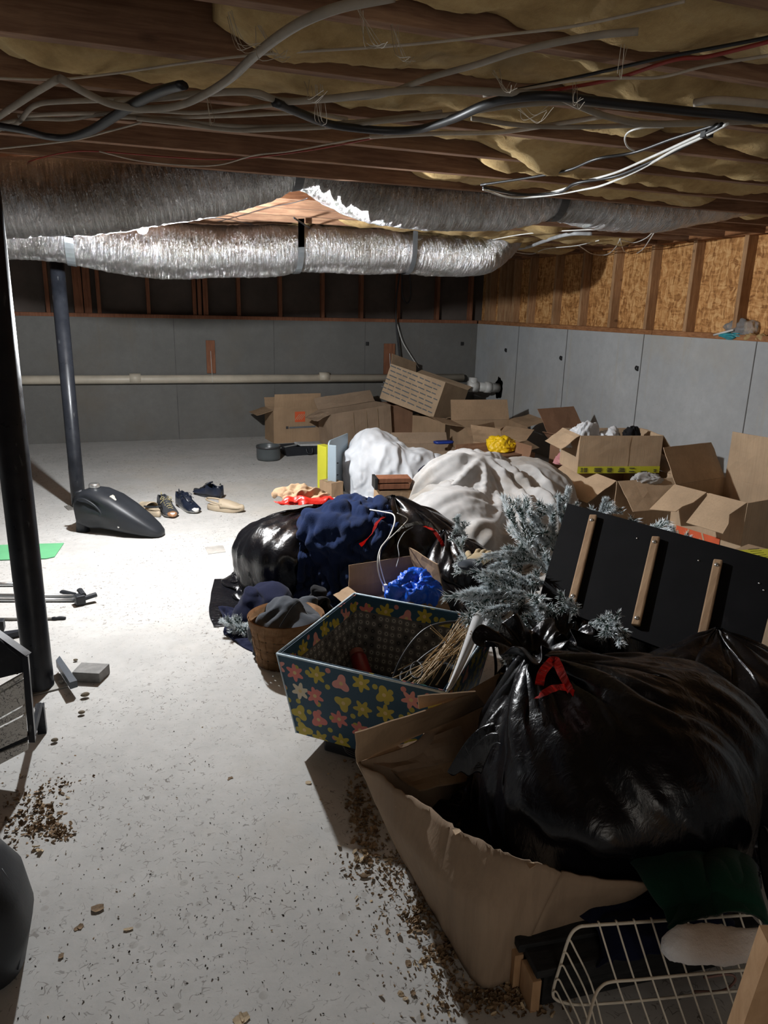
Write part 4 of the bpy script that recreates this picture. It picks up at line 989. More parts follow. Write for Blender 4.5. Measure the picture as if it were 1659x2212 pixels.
def ribbon(name, pts, w, mat, parent=None, n=8, th=.0012, tw=0, label=None, cat=None):
    P = crom(pts, n); bm = bmx(); prev = None; o0 = P[0].copy() if parent is None else parent.location.copy()
    for i, p in enumerate(P):
        t_ = (P[min(i+1, len(P)-1)]-P[max(0, i-1)]).normalized(); s = t_.cross(Vector((0, 0, 1)))
        if s.length < .05: s = Vector((1, 0, 0))
        s.normalize(); s = Matrix.Rotation(tw*i/len(P)+.4*noise.noise((i*.3, w*100, 0)), 3, t_) @ s
        a = bm.verts.new(p-o0-s*w/2); b_ = bm.verts.new(p-o0+s*w/2)
        if prev: bm.faces.new((prev[0], prev[1], b_, a))
        prev = (a, b_)
    bmesh.ops.solidify(bm, geom=bm.faces[:], thickness=th)
    o = obj(name, bm, mat, parent, True)
    if parent is None: o.location = o0; tag(o, label, cat)
    return o

# ---- black bags
big = garbage_bag('garbage_bag', 'big glossy black bag with a red drawstring standing in the torn carton', (1.19, 1.44), (.39, .375), .60, (1.02, 1.62, .60), 3, 160, 72, collar=True, slack=1.2, wr=.036,
    lumps=(((1.07, 1.38, .34), (.26, .28, .19)), ((1.36, 1.46, .38), (.28, .28, .22))), floorz=.06, cols=(wallc(onz(775, 1650, .3), onz(1000, 1795, .3), .37, .04), wallc(onz(1000, 1795, .3), onz(1214, 1884, .3), .36, .04), wallc(onz(1214, 1884, .3), onz(1430, 1900, .29), .33, .04)))
bl_ = big.location
ribbon('drawstring', [onz(1165, 1480, .66), onz(1172, 1452, .68), onz(1195, 1426, .70), onz(1203, 1432, .70), onz(1215, 1458, .69), onz(1232, 1492, .67)], .022, M['red_tie'], big, tw=1.2)
ribbon('drawstring', [onz(1155, 1508, .645), onz(1170, 1500, .66), onz(1198, 1486, .67), onz(1225, 1486, .67), onz(1240, 1498, .655)], .02, M['red_tie'], big, tw=.6)
garbage_bag('garbage_bag', 'dull black bag slumped at the right edge behind the big glossy bag', (1.86, 1.62), (.36, .34), .50, (1.86, 1.80, .50), 8, 112, 56, collar=False, slack=1.25, lumps=(((1.7, 1.7, .25), (.25, .22, .24)),))
garbage_bag('garbage_bag', 'black bag top with puckered plastic, right behind the red drawstring', (1.40, 2.04), (.30, .20), .38, (1.38, 2.02, .41), 13, 112, 56, collar=True, slack=1.35, mat='bag_glossy')
garbage_bag('garbage_bag', 'shiny black bag under the navy fleece, nearest the row of shoes', (.86, 3.92), (.37, .34), .42, (1.0, 4.0, .42), 21, 128, 60, collar=False, slack=1.3, wr=.036, lumps=(((.78, 3.85, .2), (.26, .24, .2)),))
Q = np.zeros((26, 16, 3))
for i in range(26):
    for j in range(16):
        s, q = i/25, j/15; a = onz(1066, 1560, .58).lerp(onz(965, 1672, .42), s); c_ = onz(1082, 1612, .56).lerp(onz(1040, 1672, .44), s)
        p = a.lerp(c_, q); Q[i, j] = (p.x-bl_.x, p.y-bl_.y, p.z-bl_.z+.03*math.sin(PI*s)+.006*math.sin(q*14+s*2)+.006*noise.noise((q*9, s*2, 1)))
o = grid_mesh('loose_flap', Q, M['bag_glossy'], big, thick=.0012, sub=1, origin=(0, 0, 0)); o.location = (0, 0, 0)
b2 = garbage_bag('garbage_bag', 'black bag with red ties in the middle of the heap, right of the navy fleece', (1.38, 3.66), (.42, .34), .50, (1.36, 3.72, .52), 34, 128, 60, collar=False, slack=1.3)
ribbon('drawstring', [onz(830, 1116, .50), onz(815, 1128, .53), onz(805, 1150, .51), onz(790, 1168, .49), onz(778, 1178, .47)], .022, M['red_tie'], b2, tw=1.5)
ribbon('drawstring', [onz(915, 1136, .46), onz(935, 1145, .48), onz(950, 1165, .46), onz(958, 1180, .43)], .018, M['red_tie'], b2, tw=1)
garbage_bag('garbage_bag', 'small black bag below the coiled belt, left of the frosted branches', (1.60, 3.36), (.25, .24), .38, (1.55, 3.42, .39), 41, 96, 48, collar=False, slack=1.3)
garbage_bag('garbage_bag', 'black bag in deep shade under the leaning black board', (1.92, 2.52), (.34, .30), .42, (1.9, 2.6, .40), 47, 80, 40, collar=False, slack=1.15, steps=20)
garbage_bag('garbage_bag', 'low dark bag in the shadow behind the floral box', (1.42, 3.22), (.22, .2), .22, (1.42, 3.22, .23), 48, 80, 40, collar=False, slack=1.15, steps=20)

# flat black plastic lying out at the left of the bags
sheet('plastic_sheet', 'flat black plastic flap spread on the floor left of the bags', 'plastic sheet', (.34, 3.42, .10), (.34, -.02, 0), (.10, .62, .03), 40, 50, M['bag_glossy'], [ell((.78, 3.7, .05), (.2, .3, .12))], 3, .03, 40, crumple=.06, thick=.001)
# ---- clothes of the left heap
sup = [ell((.86, 3.92, .19), (.37, .34, .235)), ell((1.38, 3.66, .22), (.42, .34, .30)), ell((1.68, 3.45, .2), (.27, .26, .25)), ell((.62, 3.03, .1), (.15, .13, .16))]
def heap(name, label, cat, c, size, n, mat, cols, seed, crumple=.5, rot=0, z=.7, wob=.08, steps=60, thick=.006, **k):
    cs, sn = math.cos(rot), math.sin(rot); a, b_ = size
    du = np.array((a*cs, a*sn, 0)); dv = np.array((-b_*sn, b_*cs, 0)); c0 = np.array((c[0], c[1], z))-du/2-dv/2
    return sheet(name, label, cat, c0, du, dv, n, n, mat, cols, seed, wob, steps, crumple=crumple, thick=thick, **k)
XY = 'xyz'; DR = 'drape'
heap('fleece_blanket', 'crumpled navy blue fleece blanket on top of the black bags', 'blanket', (1.10, 3.70), (.54, .48), 120, M['navy_fleece'], sup+lumps((1.08, 3.70), (.40, .32), .53, 6, 3)+[ell((1.08, 3.70, .34), (.25, .22, .18))], 5, .22, .4, .64, .08, thick=.012, wr=((.060, 10, 4.5, 3, 'fold', 2.2), (.014, 22, 12, 4, 'fold', 1.5)))
heap('jacket', 'dark navy jacket slumped on the floor side of the bags, above the frosted sprig', 'jacket', (.58, 3.36), (.32, .46), 72, M['navy_cloth'], sup+lumps((.60, 3.36), (.24, .3), .24, 4, 5), 6, .2, .2, .36, .06, thick=.006, wr=((.050, 9, 4, 4, 'fold', 1.5), (.012, 20, 20, 4, XY, .8)))
heap('hooded_sweatshirt', 'slate grey sweatshirt spilling out of the woven basket', 'sweatshirt', (.68, 3.10), (.34, .30), 72, M['grey_cloth'], sup+lumps((.67, 3.08), (.22, .2), .36, 4, 6), 7, .2, .2, .46, .07, thick=.007, wr=((.050, 10, 5, 9, 'fold', 1.8), (.012, 22, 22, 4, XY, .8)))
heap('trousers', 'dark grey trousers crumpled below the navy fleece', 'trousers', (.82, 3.42), (.38, .34), 72, M['grey_cloth'], sup+lumps((.82, 3.42), (.28, .24), .36, 4, 7), 8, .2, .8, .48, .07, thick=.006, wr=((.050, 9, 4, 12, 'fold', 1.6), (.010, 20, 20, 4, XY, .8)))
heap('dark_garment', 'black garment heaped beside the sweatshirt, behind the floral box', 'garment', (.86, 3.14), (.28, .28), 64, M['dark_cloth'], sup+lumps((.86, 3.14), (.2, .2), .31, 4, 8), 9, .2, .4, .42, .07, wr=((.050, 9, 4, 13, 'fold', 1.6), (.010, 20, 20, 4, XY, .8)))
wc = [ell((1.93, 5.85, .24), (.25, .22, .32)), ell((2.22, 5.75, .14), (.30, .22, .26)), bxc((1.9, 5.9, .2), (.28, .3, .4)), ell((2.02, 5.7, .3), (.16, .15, .2))]
heap('white_sheet', 'bright white sheet draped in a tall hump beside the blue-grey board', 'sheet', (2.0, 5.72), (.80, .72), 100, M['white_cloth'], wc, 11, .02, .15, .68, .015, 60, thick=.003, wr=((.040, 4.0, 1.2, 3, 'sheet', .5), (.012, 9, 2.4, 4, 'sheet', .6), (.003, 24, 9, 8, 'sheet', 1)))
heap('white_shirt', 'white shirt trailing to the right of the tall white hump', 'shirt', (2.42, 5.95), (.5, .3), 60, M['white_cloth'], wc+lumps((2.45, 5.95), (.4, .2), .42, 4, 10), 12, .2, .1, .5, .06, thick=.003, wr=((.035, 8, 5, 3, DR, .8), (.012, 18, 12, 3, DR, .8)))
def stripes():
    m, t, b = nt('striped_cotton'); v = coords(t, uv=True); s = sepxyz(t, v)
    w = mth(t, 'SINE', mth(t, 'MULTIPLY', s[0], 38)); c = ramp(t, w, [(.45, (.58, .60, .62)), (.55, (.10, .11, .13))]); setb(t, b, c, .95, spec=.1); return m
M['stripes'] = stripes()
heap('striped_cloth', 'grey and white striped cloth hanging down the left of the white sheet', 'cloth', (1.74, 5.50), (.26, .40), 48, M['stripes'], [ell((1.86, 5.72, .24), (.22, .25, .34))], 14, .1, .1, .60, .03, thick=.003, wr=((.04, 8, 1.8, 3, DR, 1.),))
gs = [ell((2.18, 4.42, .26), (.40, .34, .36)), ell((2.62, 4.40, .22), (.36, .34, .33)), ell((1.92, 4.05, .16), (.34, .34, .30)), ell((1.68, 3.45, .2), (.27, .26, .25)), ell((2.35, 4.05, .14), (.4, .3, .28))]
heap('dusty_sheet', 'dirty white sheet draped wide over the middle of the heap', 'sheet', (2.26, 4.16), (1.15, .98), 120, M['grey_sheet'], gs, 17, .0, -.1, .72, .012, 70, thick=.003, wr=((.060, 2.6, 1.1, 3, 'radial'), (.020, 7, 2.0, 7, 'radial'), (.003, 22, 8, 8, 'sheet', 1)))
heap('sherpa_blanket', 'shaggy dark sherpa blanket below the dirty white sheet', 'blanket', (1.86, 3.62), (.62, .50), 84, M['sherpa'], gs+lumps((1.92, 3.72), (.4, .3), .42, 4, 22), 18, .2, -.2, .56, .06, thick=.014, wr=((.04, 6, 6, 3, XY, .8), (.014, 45, 45, 4, XY, .3)))
heap('dark_jacket', 'navy jacket between the white hump and the dirty sheet', 'jacket', (2.10, 4.98), (.46, .42), 64, M['navy_cloth'], lumps((2.12, 4.98), (.36, .3), .50, 5, 23), 19, .2, .3, .6, .07, thick=.006, wr=((.05, 9, 4, 3, 'fold', 1.6), (.010, 20, 20, 4, XY, .8)))
heap('grey_garment', 'dark grey garment folded behind the navy jacket, over the carton edge', 'garment', (2.36, 5.25), (.5, .3), 60, M['grey_cloth'], lumps((2.38, 5.25), (.4, .22), .48, 4, 24), 20, .2, .1, .58, .05, thick=.005, wr=((.05, 9, 4, 3, 'fold', 1.5),))

# ------------------------------------------------------------ cartons
def cardboard(name, base, dark=.8):
    m, t, b = nt(name); v = coords(t)
    c = ramp(t, noise_tex(t, v, 3.5, 7, .6), [(.3, tuple(x*dark for x in base)), (.7, tuple(min(1, x*1.1) for x in base))])
    st = ramp(t, noise_tex(t, coords(t, (38, 38, 1.2)), 2.2, 3), [(.45, (0, 0, 0)), (.65, (.22, .22, .22))])
    c = mix(t, st, c, tuple(x*.62 for x in base))
    sp = ramp(t, vor(t, v, 45), [(.0, (.8, .8, .8)), (.09, (0, 0, 0))]); g = ramp(t, noise_tex(t, v, 9, 2), [(.56, (0, 0, 0)), (.6, (1, 1, 1))])
    c = mix(t, mth(t, 'MULTIPLY', sp, g), c, tuple(min(1, x*1.7) for x in base))
    setb(t, b, c, .85, spec=.2); bump(t, b, noise_tex(t, coords(t, (60, 60, 2)), 2.5, 3), .25, .003); return m
M['card'] = cardboard('cardboard', (.38, .255, .155)); M['card_pale'] = cardboard('pale_cardboard', (.50, .36, .235)); M['card_red'] = cardboard('reddish_cardboard', (.27, .15, .09)); M['card_grey'] = cardboard('dusty_cardboard', (.35, .25, .17))
M['fold'] = cardboard('cardboard_flute', (.40, .29, .18))
M['orange'] = simple('orange_print', (.62, .10, .03), .7, .08, bs=0); M['ink'] = simple('dark_print', (.05, .045, .045), .8, .1, bs=0); M['yellow'] = simple('yellow_print', (.62, .60, .04), .55, .06, bs=0); M['blue_ink'] = simple('slate_print', (.12, .13, .14), .8, .1, bs=0)
TH = .005
def warp_panel(seed, amp): return lambda u, v: amp*noise.noise((u*2.2, v*2.2, seed))+amp*.4*noise.noise((u*6, v*6, seed+3))
def carton(name, label, c, size, rot, flaps, mat='card', z0=.0, frame=None, amp=.004, seed=0, cat='box', closed=False):
    """flaps: {side: (angle, length)}; angle 90 = upright, 180 = level outward, more = drooping. frame: 3x3 matrix instead of rot"""
    w, d, h = size; m3 = frame if frame is not None else Matrix.Rotation(rot, 3, 'Z')
    t_ = thing(name, label, cat, (c[0], c[1], z0) if len(c) == 2 else c, m3)
    bm = bmx(); x, y = w/2, d/2
    S = {'front': ((-x, -y), (x, -y)), 'right': ((x, -y), (x, y)), 'back': ((x, y), (-x, y)), 'left': ((-x, y), (-x, -y))}
    for i, (k, (a, b_)) in enumerate(S.items()):
        quad_panel(bm, [(a[0], a[1], 0), (b_[0], b_[1], 0), (b_[0], b_[1], h), (a[0], a[1], h)], TH, 8, 6, warp_panel(seed+i*3, amp))
    quad_panel(bm, [(-x, -y, TH), (x, -y, TH), (x, y, TH), (-x, y, TH)], TH)
    obj('carton_wall', bm, M[mat], t_)
    for i, (k, (an, ln)) in enumerate(flaps.items()):
        a, b_ = [Vector((*q, h)) for q in S[k]]; e = (b_-a).normalized(); out = e.cross(Vector((0, 0, 1)))
        r_ = R(an); dr = -out*math.cos(r_)+Vector((0, 0, 1))*math.sin(r_)
        a2, b2 = a+e*.006, b_-e*.006; bm = bmx()
        quad_panel(bm, [a2, b2, b2+dr*ln-e*.008, a2+dr*ln+e*.004], TH*.8, 8, 5, warp_panel(seed+i*5+9, amp*2))
        obj('flap', bm, M[mat], t_)
    if closed:
        bm = bmx(); quad_panel(bm, [(-x, -y, h), (x, -y, h), (x, -.001, h), (-x, -.001, h)], TH, 6, 4, warp_panel(seed, .003)); obj('flap', bm, M[mat], t_)
        bm = bmx(); quad_panel(bm, [(-x, .001, h), (x, .001, h), (x, y, h), (-x, y, h)], TH, 6, 4, warp_panel(seed+1, .003)); obj('flap', bm, M[mat], t_)
        obj('sealing_tape', box(bmx(), (0, 0, h+.004), (w, .05, .001)), simple('tan_tape', (.40, .30, .19), .35, .05, bs=0), t_)
    return t_
def mark(parent, name, pts, mat, th=.0015): return obj(name, quad_panel(bmx(), pts, th), mat, parent)
def frontmark(t_, size, x0, x1, z0, z1, mat, name='print', side='front', off=.0055):
    w, d, h = size
    if side == 'front': p = [(x0, -d/2-off, z0), (x1, -d/2-off, z0), (x1, -d/2-off, z1), (x0, -d/2-off, z1)]
    else: p = [(-w/2-off, -x0, z0), (-w/2-off, -x1, z0), (-w/2-off, -x1, z1), (-w/2-off, -x0, z1)]
    return mark(t_, name, p, mat)
# far upright carton with an orange square
sA = (.58, .36, .38)
A_ = carton('carton', 'upright carton with an orange square and open flaps against the far wall', (1.83, 8.53), sA, .11, {'front': (97, .19), 'left': (195, .2), 'right': (150, .22), 'back': (120, .12)}, 'card', seed=1)
frontmark(A_, sA, -.035, .09, .24, .36, M['orange'], 'orange_square')
for k in range(4):
    bm = bmx(); box(bm, (-.005+k*.024, -.1885, .30), (.006, .001, .085), Matrix.Rotation(.7, 3, 'Y')); obj('logo_stroke', bm, M['card_pale'], A_)
frontmark(A_, sA, -.145, -.115, .165, .195, M['ink'], 'print_mark'); frontmark(A_, sA, -.105, .22, .168, .188, M['blue_ink'], 'print_line')
# crushed carton lying left of the tilted one
sB = (.78, .34, .42)
B_ = carton('carton', 'large creased carton lying between the orange-marked one and the tall tilted one', (2.50, 8.12, .01), sB, 0, {'left': (200, .18), 'back': (130, .16)}, 'card_grey', frame=Matrix.Rotation(.22, 3, 'Z') @ Matrix.Rotation(-.09, 3, 'Y'), seed=4, amp=.012)
for x in (-.12, .05, .2): frontmark(B_, sB, x, x+.006, .02, .4, M['fold'], 'crease', off=.012)
# boxes carrying the tilted carton
D_ = carton('carton', 'plain carton standing corner-on underneath the tall tilted carton', (3.45, 7.98), (.46, .42, .34), .75, {'front': (172, .06)}, 'card', seed=7)
D2 = carton('carton', 'dark carton squeezed behind the creased one, below the tilted carton', (3.02, 8.30), (.34, .34, .44), .1, {}, 'card_red', seed=8)
e1 = Vector((.44, -.6, -.16)).normalized(); up_ = -Vector((-.12, .0, -.41)).normalized(); e2 = e1.cross(up_).normalized(); e2 = -e2 if e2.x < 0 else e2; up_ = e2.cross(-e1).normalized(); up_ = -up_ if up_.z < 0 else up_
# local x = e2 (to the right face), local y = -e1 (away), local z = up
fr = Matrix((e2, -e1, up_)).transposed()
if fr.determinant() < 0: fr = Matrix((e2, e1, up_)).transposed()
corner = Vector((3.24, 7.6, .36)); sC = (.62, .76, .42)
cc = corner+fr @ Vector((sC[0]/2, sC[1]/2, 0))
C_ = carton('carton', 'tall tilted carton with rows of slanting lettering, topmost in the far heap', cc, sC, 0, {'right': (150, .10), 'back': (110, .12)}, 'card_pale', frame=fr, seed=9, amp=.003)
def text_mesh(body, size, align='CENTER'):
    cu = bpy.data.curves.new('lettering', 'FONT'); cu.body = body; cu.size = size; cu.align_x = align; cu.resolution_u = 2
    o = bpy.data.objects.new('lettering', cu); COL.objects.link(o); dg = bpy.context.evaluated_depsgraph_get()
    me = bpy.data.meshes.new_from_object(o.evaluated_get(dg)); bpy.data.objects.remove(o); return me
# rows of print on its long flank (too small to read: strokes)
bm = bmx(); rs = random.Random(4)
for r_ in range(7):
    x = -.36+rs.uniform(0, .05)
    while x < .34:
        L_ = rs.uniform(.05, .11); zc = .05+r_*.052+(x+.36)*.05
        if zc < .40: box(bm, (-sC[0]/2-.0055, x+L_/2, zc), (.0012, L_, .012), Matrix.Rotation(.07, 3, 'X'))
        x += L_+rs.uniform(.012, .03)
obj('printed_lettering', bm, M['blue_ink'], C_)
carton('carton', 'open carton with a wide grey flap, behind the small brown one beside the wall', (3.50, 6.75), (.66, .5, .42), -.12, {'left': (170, .24), 'back': (112, .22), 'right': (165, .22), 'front': (215, .12)}, 'card', seed=12)
F_ = carton('carton', 'small open carton with raised flaps in the middle of the far boxes', (3.30, 6.10), (.42, .34, .36), .55, {'left': (115, .18), 'right': (150, .17), 'back': (105, .14), 'front': (200, .15)}, 'card', seed=14)
frontmark(F_, (.44, .36, .36), -.12, -.04, .12, .2, M['orange'], 'orange_mark')
carton('carton', 'brown open carton with one broad lifted flap against the right wall', (3.86, 5.50), (.50, .44, .42), .25, {'back': (128, .34), 'left': (140, .16), 'right': (100, .1), 'front': (205, .16)}, 'card_red', seed=16)
carton('carton', 'low reddish carton just behind the dirty white sheet', (2.88, 5.45), (.52, .36, .34), .12, {'right': (100, .12), 'back': (100, .1)}, 'card_red', seed=18)
carton('carton', 'flat low carton lid behind the white shirt', (2.75, 6.65), (.6, .4, .22), -.15, {'left': (160, .15), 'back': (120, .12)}, 'card_grey', seed=19)
J_ = carton('carton', 'open carton with two flaps drooping from its corner, below the yellow-striped one', (3.52, 4.56), (.56, .66, .40), .0, {'front': (222, .26), 'left': (214, .27), 'right': (150, .2)}, 'card_pale', seed=20)
sI = (.64, .36, .28)
I_ = carton('carton', 'carton with a yellow printed band, full of cloths, on top of the drooping-flap carton', (3.44, 4.62, .405), sI, -.20, {'left': (218, .17), 'right': (232, .24)}, 'card_pale', seed=22)
frontmark(I_, sI, -.32, .32, .001, .052, M['yellow'], 'yellow_band')
bm = bmx(); rs = random.Random(6)
for x, w_ in ((-.30, .02), (-.275, .03), (-.20, .07), (-.10, .05), (-.01, .06), (.07, .06), (.16, .07), (.27, .025)):
    for k in range(3):
        if rs.random() < .85: box(bm, (x+w_/2, -sI[1]/2-.0085, .014+k*.012), (w_*rs.uniform(.6, 1), .0012, .006))
obj('printed_lettering', bm, M['ink'], I_)
frontmark(I_, sI, .05, .053, .055, .275, M['card'], 'crease')
sL = (.52, .52, .48)
L_ = carton('carton', 'large torn-flap carton at the right edge, against the wall', (3.64, 3.56), sL, .20, {'back': (122, .26), 'right': (88, .32)}, 'card_pale', seed=25)
for (y0, y1, an, ln, nm) in ((-.26, -.02, 214, .27, 1), (.0, .255, 222, .25, 2)):     # torn left flap in two pieces
    r_ = R(an); dr = Vector((1, 0, 0))*math.cos(r_)+Vector((0, 0, 1))*math.sin(r_); a = Vector((-.26, -y0, .48)); b_ = Vector((-.26, -y1, .48))
    P = [a, b_, b_+dr*ln*.45+Vector((0, .03 if nm == 1 else .045, 0)), b_+dr*ln*.7+Vector((0, .07 if nm == 1 else .01, 0)), b_+dr*ln*(.85 if nm == 1 else 1), a+dr*ln]
    if nm == 1: P = [a, b_, b_+dr*ln*.4+Vector((0, .02, 0)), b_+dr*ln*.6+Vector((0, .06, 0)), b_+dr*ln*.8+Vector((0, .07, 0)), a+dr*ln*.95]
    bm = bmx(); poly_prism(bm, P, .005); obj('flap', bm, M['card_pale'], L_)
frontmark(L_, sL, -.2, .12, .05, .22, M['orange'], 'orange_print', 'left')
bm = bmx()
for k in range(7): box(bm, (-.2668, .17-k*.045, .15+.03*math.sin(k*2)), (.001, .012, .09), Matrix.Rotation(.5 if k % 2 else -.4, 3, 'X'))
obj('logo_stroke', bm, M['card_pale'], L_)
sM = (.62, .50, .40)
pM = onz(1622, 1235, .40)
M_ = carton('carton', 'closed carton with a yellow printed sheet, between the black board and the torn-flap carton', (pM.x+.12, pM.y), sM, .35, {}, 'card_pale', seed=28, closed=True)
yb = thing('yellow_leaflet', 'yellow printed leaflet lying on the closed carton at the right edge', 'leaflet', onz(1630, 1210, .42))
obj('paper', quad_panel(bmx(), [onz(u, v, .415)-yb.location for u, v in ((1565, 1190), (1640, 1228), (1700, 1215), (1700, 1185))][::-1], .002), M['yellow'], yb)
bm = bmx()
for k in range(8):
    a = onz(1616+k*5, 1187+k*4.5, .417)-yb.location; b_ = onz(1640+k*5, 1185+k*4.5, .417)-yb.location; tube(bm, [a, b_], .0015, 4)
obj('printed_lettering', bm, M['ink'], yb)
pN = onz(1700, 1420, .1)
carton('carton', 'beige carton under the right end of the leaning black board', (2.72, 2.12), (.5, .5, .42), .2, {}, 'card_pale', seed=29, closed=True)
def bundle(name, label, cat, c, size, mat, seed, fq=1.8, amp=.22, sub=5):
    """crumpled soft bundle resting flat on what carries it (c is the middle of its underside)"""
    bm = bmx(); bmesh.ops.create_icosphere(bm, subdivisions=sub, radius=1)
    for v in bm.verts:
        p = v.co.copy(); w = Vector((noise.noise(p*1.2+Vector((seed, 0, 0))), noise.noise(p*1.2+Vector((0, seed, 3))), noise.noise(p*1.2+Vector((5, 0, seed)))))
        q = p*fq+w*1.6+Vector((seed*3.1, 0, 0)); q2 = p*fq*2.3+w*2+Vector((0, seed, 0)); q3 = p*fq*6+w*2
        k = .86+.35*noise.noise(p*1.1+Vector((seed, 7, 0)))+amp*(.55-1.7*abs(noise.noise(q)))+amp*.42*(.5-1.7*abs(noise.noise(q2)))+amp*.06*noise.noise(q3)
        v.co = Vector((p.x*size[0]*k, p.y*size[1]*k, max(-.02, p.z*.9+.1)*size[2]*k*1.1))
    mz = min(v.co.z for v in bm.verts); bmesh.ops.translate(bm, verts=bm.verts, vec=(0, 0, -mz)); return tag(obj(name, bm, mat, None, True, Vector(c)), label, cat)
# cloths and bits in the cartons
bundle('white_rag', 'white rag bulging out of the yellow-banded carton', 'rag', (3.24, 4.70, .56), (.15, .10, .17), M['white_cloth'], 31)
bundle('white_cloth', 'second white rag folded in the middle of the yellow-banded carton', 'rag', (3.44, 4.66, .56), (.12, .08, .13), M['white_cloth'], 37)
bundle('black_rag', 'black cloth bit beside the white rags in the yellow-banded carton', 'rag', (3.61, 4.60, .56), (.08, .07, .14), M['dark_cloth'], 32)
q = onz(1400, 1032, .405); bundle('grey_rag', 'grey frayed rag under the right end of the yellow-banded carton', 'rag', (q.x, q.y, .36), (.17, .07, .08), M['grey_sheet'], 33, 2.6)
q = onz(1222, 982, .45); bundle('pink_cloth', 'pink cloth peeping out left of the yellow-banded carton', 'cloth', (q.x, q.y, .38), (.10, .08, .10), M['pink_cloth'], 34)
q = onz(1232, 950, .55); bundle('beige_cloth', 'beige cloth between the pink cloth and the brown lifted-flap carton', 'cloth', (q.x, q.y, .42), (.09, .09, .15), M['grey_sheet'], 35)
yg = onz(1085, 962, .42)
bundle('yellow_bag', 'crumpled bright yellow plastic bag in front of the far open cartons', 'plastic bag', (yg.x, yg.y, .378), (.14, .11, .12), M['yellow_bag'], 36, 2.4)
carton('carton', 'small carton under the crumpled yellow bag', (yg.x, yg.y), (.42, .38, .37), .2, {}, 'card_red', seed=38, closed=True)
hb = onz(958, 958, .26)
tag(obj('blue_dish', shell_loft(bmx(), [((0, 0, 0), (.10, 0, 0), (0, .05, 0), 3), ((0, 0, .02), (.105, 0, 0), (0, .055, 0), 3), ((0, 0, .024), (.09, 0, 0), (0, .045, 0), 3)], 28), simple('blue_plastic', (.02, .05, .30), .4), None, True, (hb.x, hb.y, .262)), 'small blue plastic dish on the flat carton behind the white shirt', 'dish')
# ---- pot, bin and papers by the far wall
pp = onz(584, 997)
pot = thing('cooking_pot', 'grey straight-sided pot on the floor in front of the orange-marked carton', 'pot', (pp.x, pp.y+.1, 0))
obj('pot_body', lathe(bmx(), [(0, .004), (.105, .004), (.118, .012), (.122, .04), (.122, .145), (.126, .15), (.118, .15), (.114, .14), (.112, .02), (0, .014)], 44), simple('grey_enamel', (.075, .085, .088), .35, .1, bs=.03), pot, True)
obj('rim_band', lathe(bmx(), [(.1225, .125), (.1265, .128), (.1265, .148), (.1225, .15)], 44), simple('dark_rim', (.03, .03, .032), .4), pot, True)
bp = onz(655, 985)
bn = thing('plastic_tub', 'low black plastic tub with papers, right of the grey pot', 'tub', (bp.x, bp.y+.12, 0), .15)
bm = bmx()
for a, b_ in (((-.22, -.1), (.22, -.1)), ((.22, -.1), (.22, .12)), ((.22, .12), (-.22, .12)), ((-.22, .12), (-.22, -.1))): quad_panel(bm, [(a[0]*.85, a[1]*.85, 0), (b_[0]*.85, b_[1]*.85, 0), (*b_, .10), (*a, .10)], .006)
quad_panel(bm, [(-.187, -.085, .004), (.187, -.085, .004), (.187, .1, .004), (-.187, .1, .004)], .004)
obj('tub_body', bm, M['black_plastic'], bn)
obj('handle', tube(bmx(), crom([(.02, -.11, .08), (.03, -.13, .03), (.08, -.13, .03), (.09, -.11, .08)], 6), .008, 8), M['black_plastic'], bn, True)
bk = thing('paper_stack', 'pale booklet lying across the black tub by the far wall', 'booklet', (bp.x+.08, bp.y+.1, .112), .2)
obj('pages', box(bmx(), (0, 0, 0), (.26, .16, .02), Matrix.Rotation(.06, 3, 'Y'), .002), simple('grey_paper', (.42, .42, .41), .8), bk)
fl = thing('cardboard_flap', 'loose grey strip propped between the grey pot and the black tub', 'strip', (bp.x-.2, bp.y+.12, .06), -.35)
obj('strip', box(bmx(), (0, 0, .02), (.34, .05, .006), Matrix.Rotation(-.22, 3, 'Y')), simple('grey_board', (.22, .22, .21), .8), fl)
# ---- board, yellow box at the white hump
def upright(pxs, Y0): return pxs
a0 = ony(711, 958, 5.66); b0 = ony(750, 950, 5.98)
bb = thing('grey_blue_board', 'tall blue-grey board with rounded corner standing left of the white sheet', 'board', (a0.x, a0.y, 0))
dv = Vector((b0.x-a0.x, b0.y-a0.y, 0)).normalized(); nn = Vector((dv.y, -dv.x, 0)); W0 = .42; P = []
for q in [(0, 0), (W0, 0), (W0, .50)]+[(.04-.04*math.sin(a), .46+.04*math.cos(a)) for a in [PI/2*k/6 for k in range(7)]]: P.append(dv*q[0]+Vector((0, 0, q[1])))
M['bluegrey'] = simple('blue_grey_plastic', (.30, .37, .42), .45, .05, bs=.03)
obj('panel', poly_prism(bmx(), P, .012), M['bluegrey'], bb)
obj('front_edge', box(bmx(), dv*(.0)+nn*.03+Vector((0, 0, .24)), (.016, .07, .46), Matrix.Rotation(math.atan2(dv.y, dv.x), 3, 'Z'), .006), M['bluegrey'], bb)
for k, zz in enumerate((.10, .2, .3)):
    bm = bmx(); q = dv*.10+nn*.016+Vector((0, 0, zz)); box(bm, q, (.05, .004, .008)); box(bm, q, (.006, .004, .04)); obj('black_mark', bm, M['tie'], bb)
ys_ = thing('yellow_carton', 'yellow printed carton edge behind the blue-grey board', 'box', (a0.x-.02, a0.y+.16, .0), .3)
obj('carton_wall', box(bmx(), (.07, .06, .22), (.07, .14, .40), None, .003), M['yellow'], ys_)
bm = bmx()
for k in range(5): box(bm, (.07, -.0115, .12+k*.06), (.03, .002, .022))
obj('printed_lettering', bm, M['ink'], ys_)
carton('carton', 'small low carton at the foot of the blue-grey board', (a0.x+.02, a0.y+.0), (.12, .16, .17), .4, {}, 'card', seed=40, closed=True)
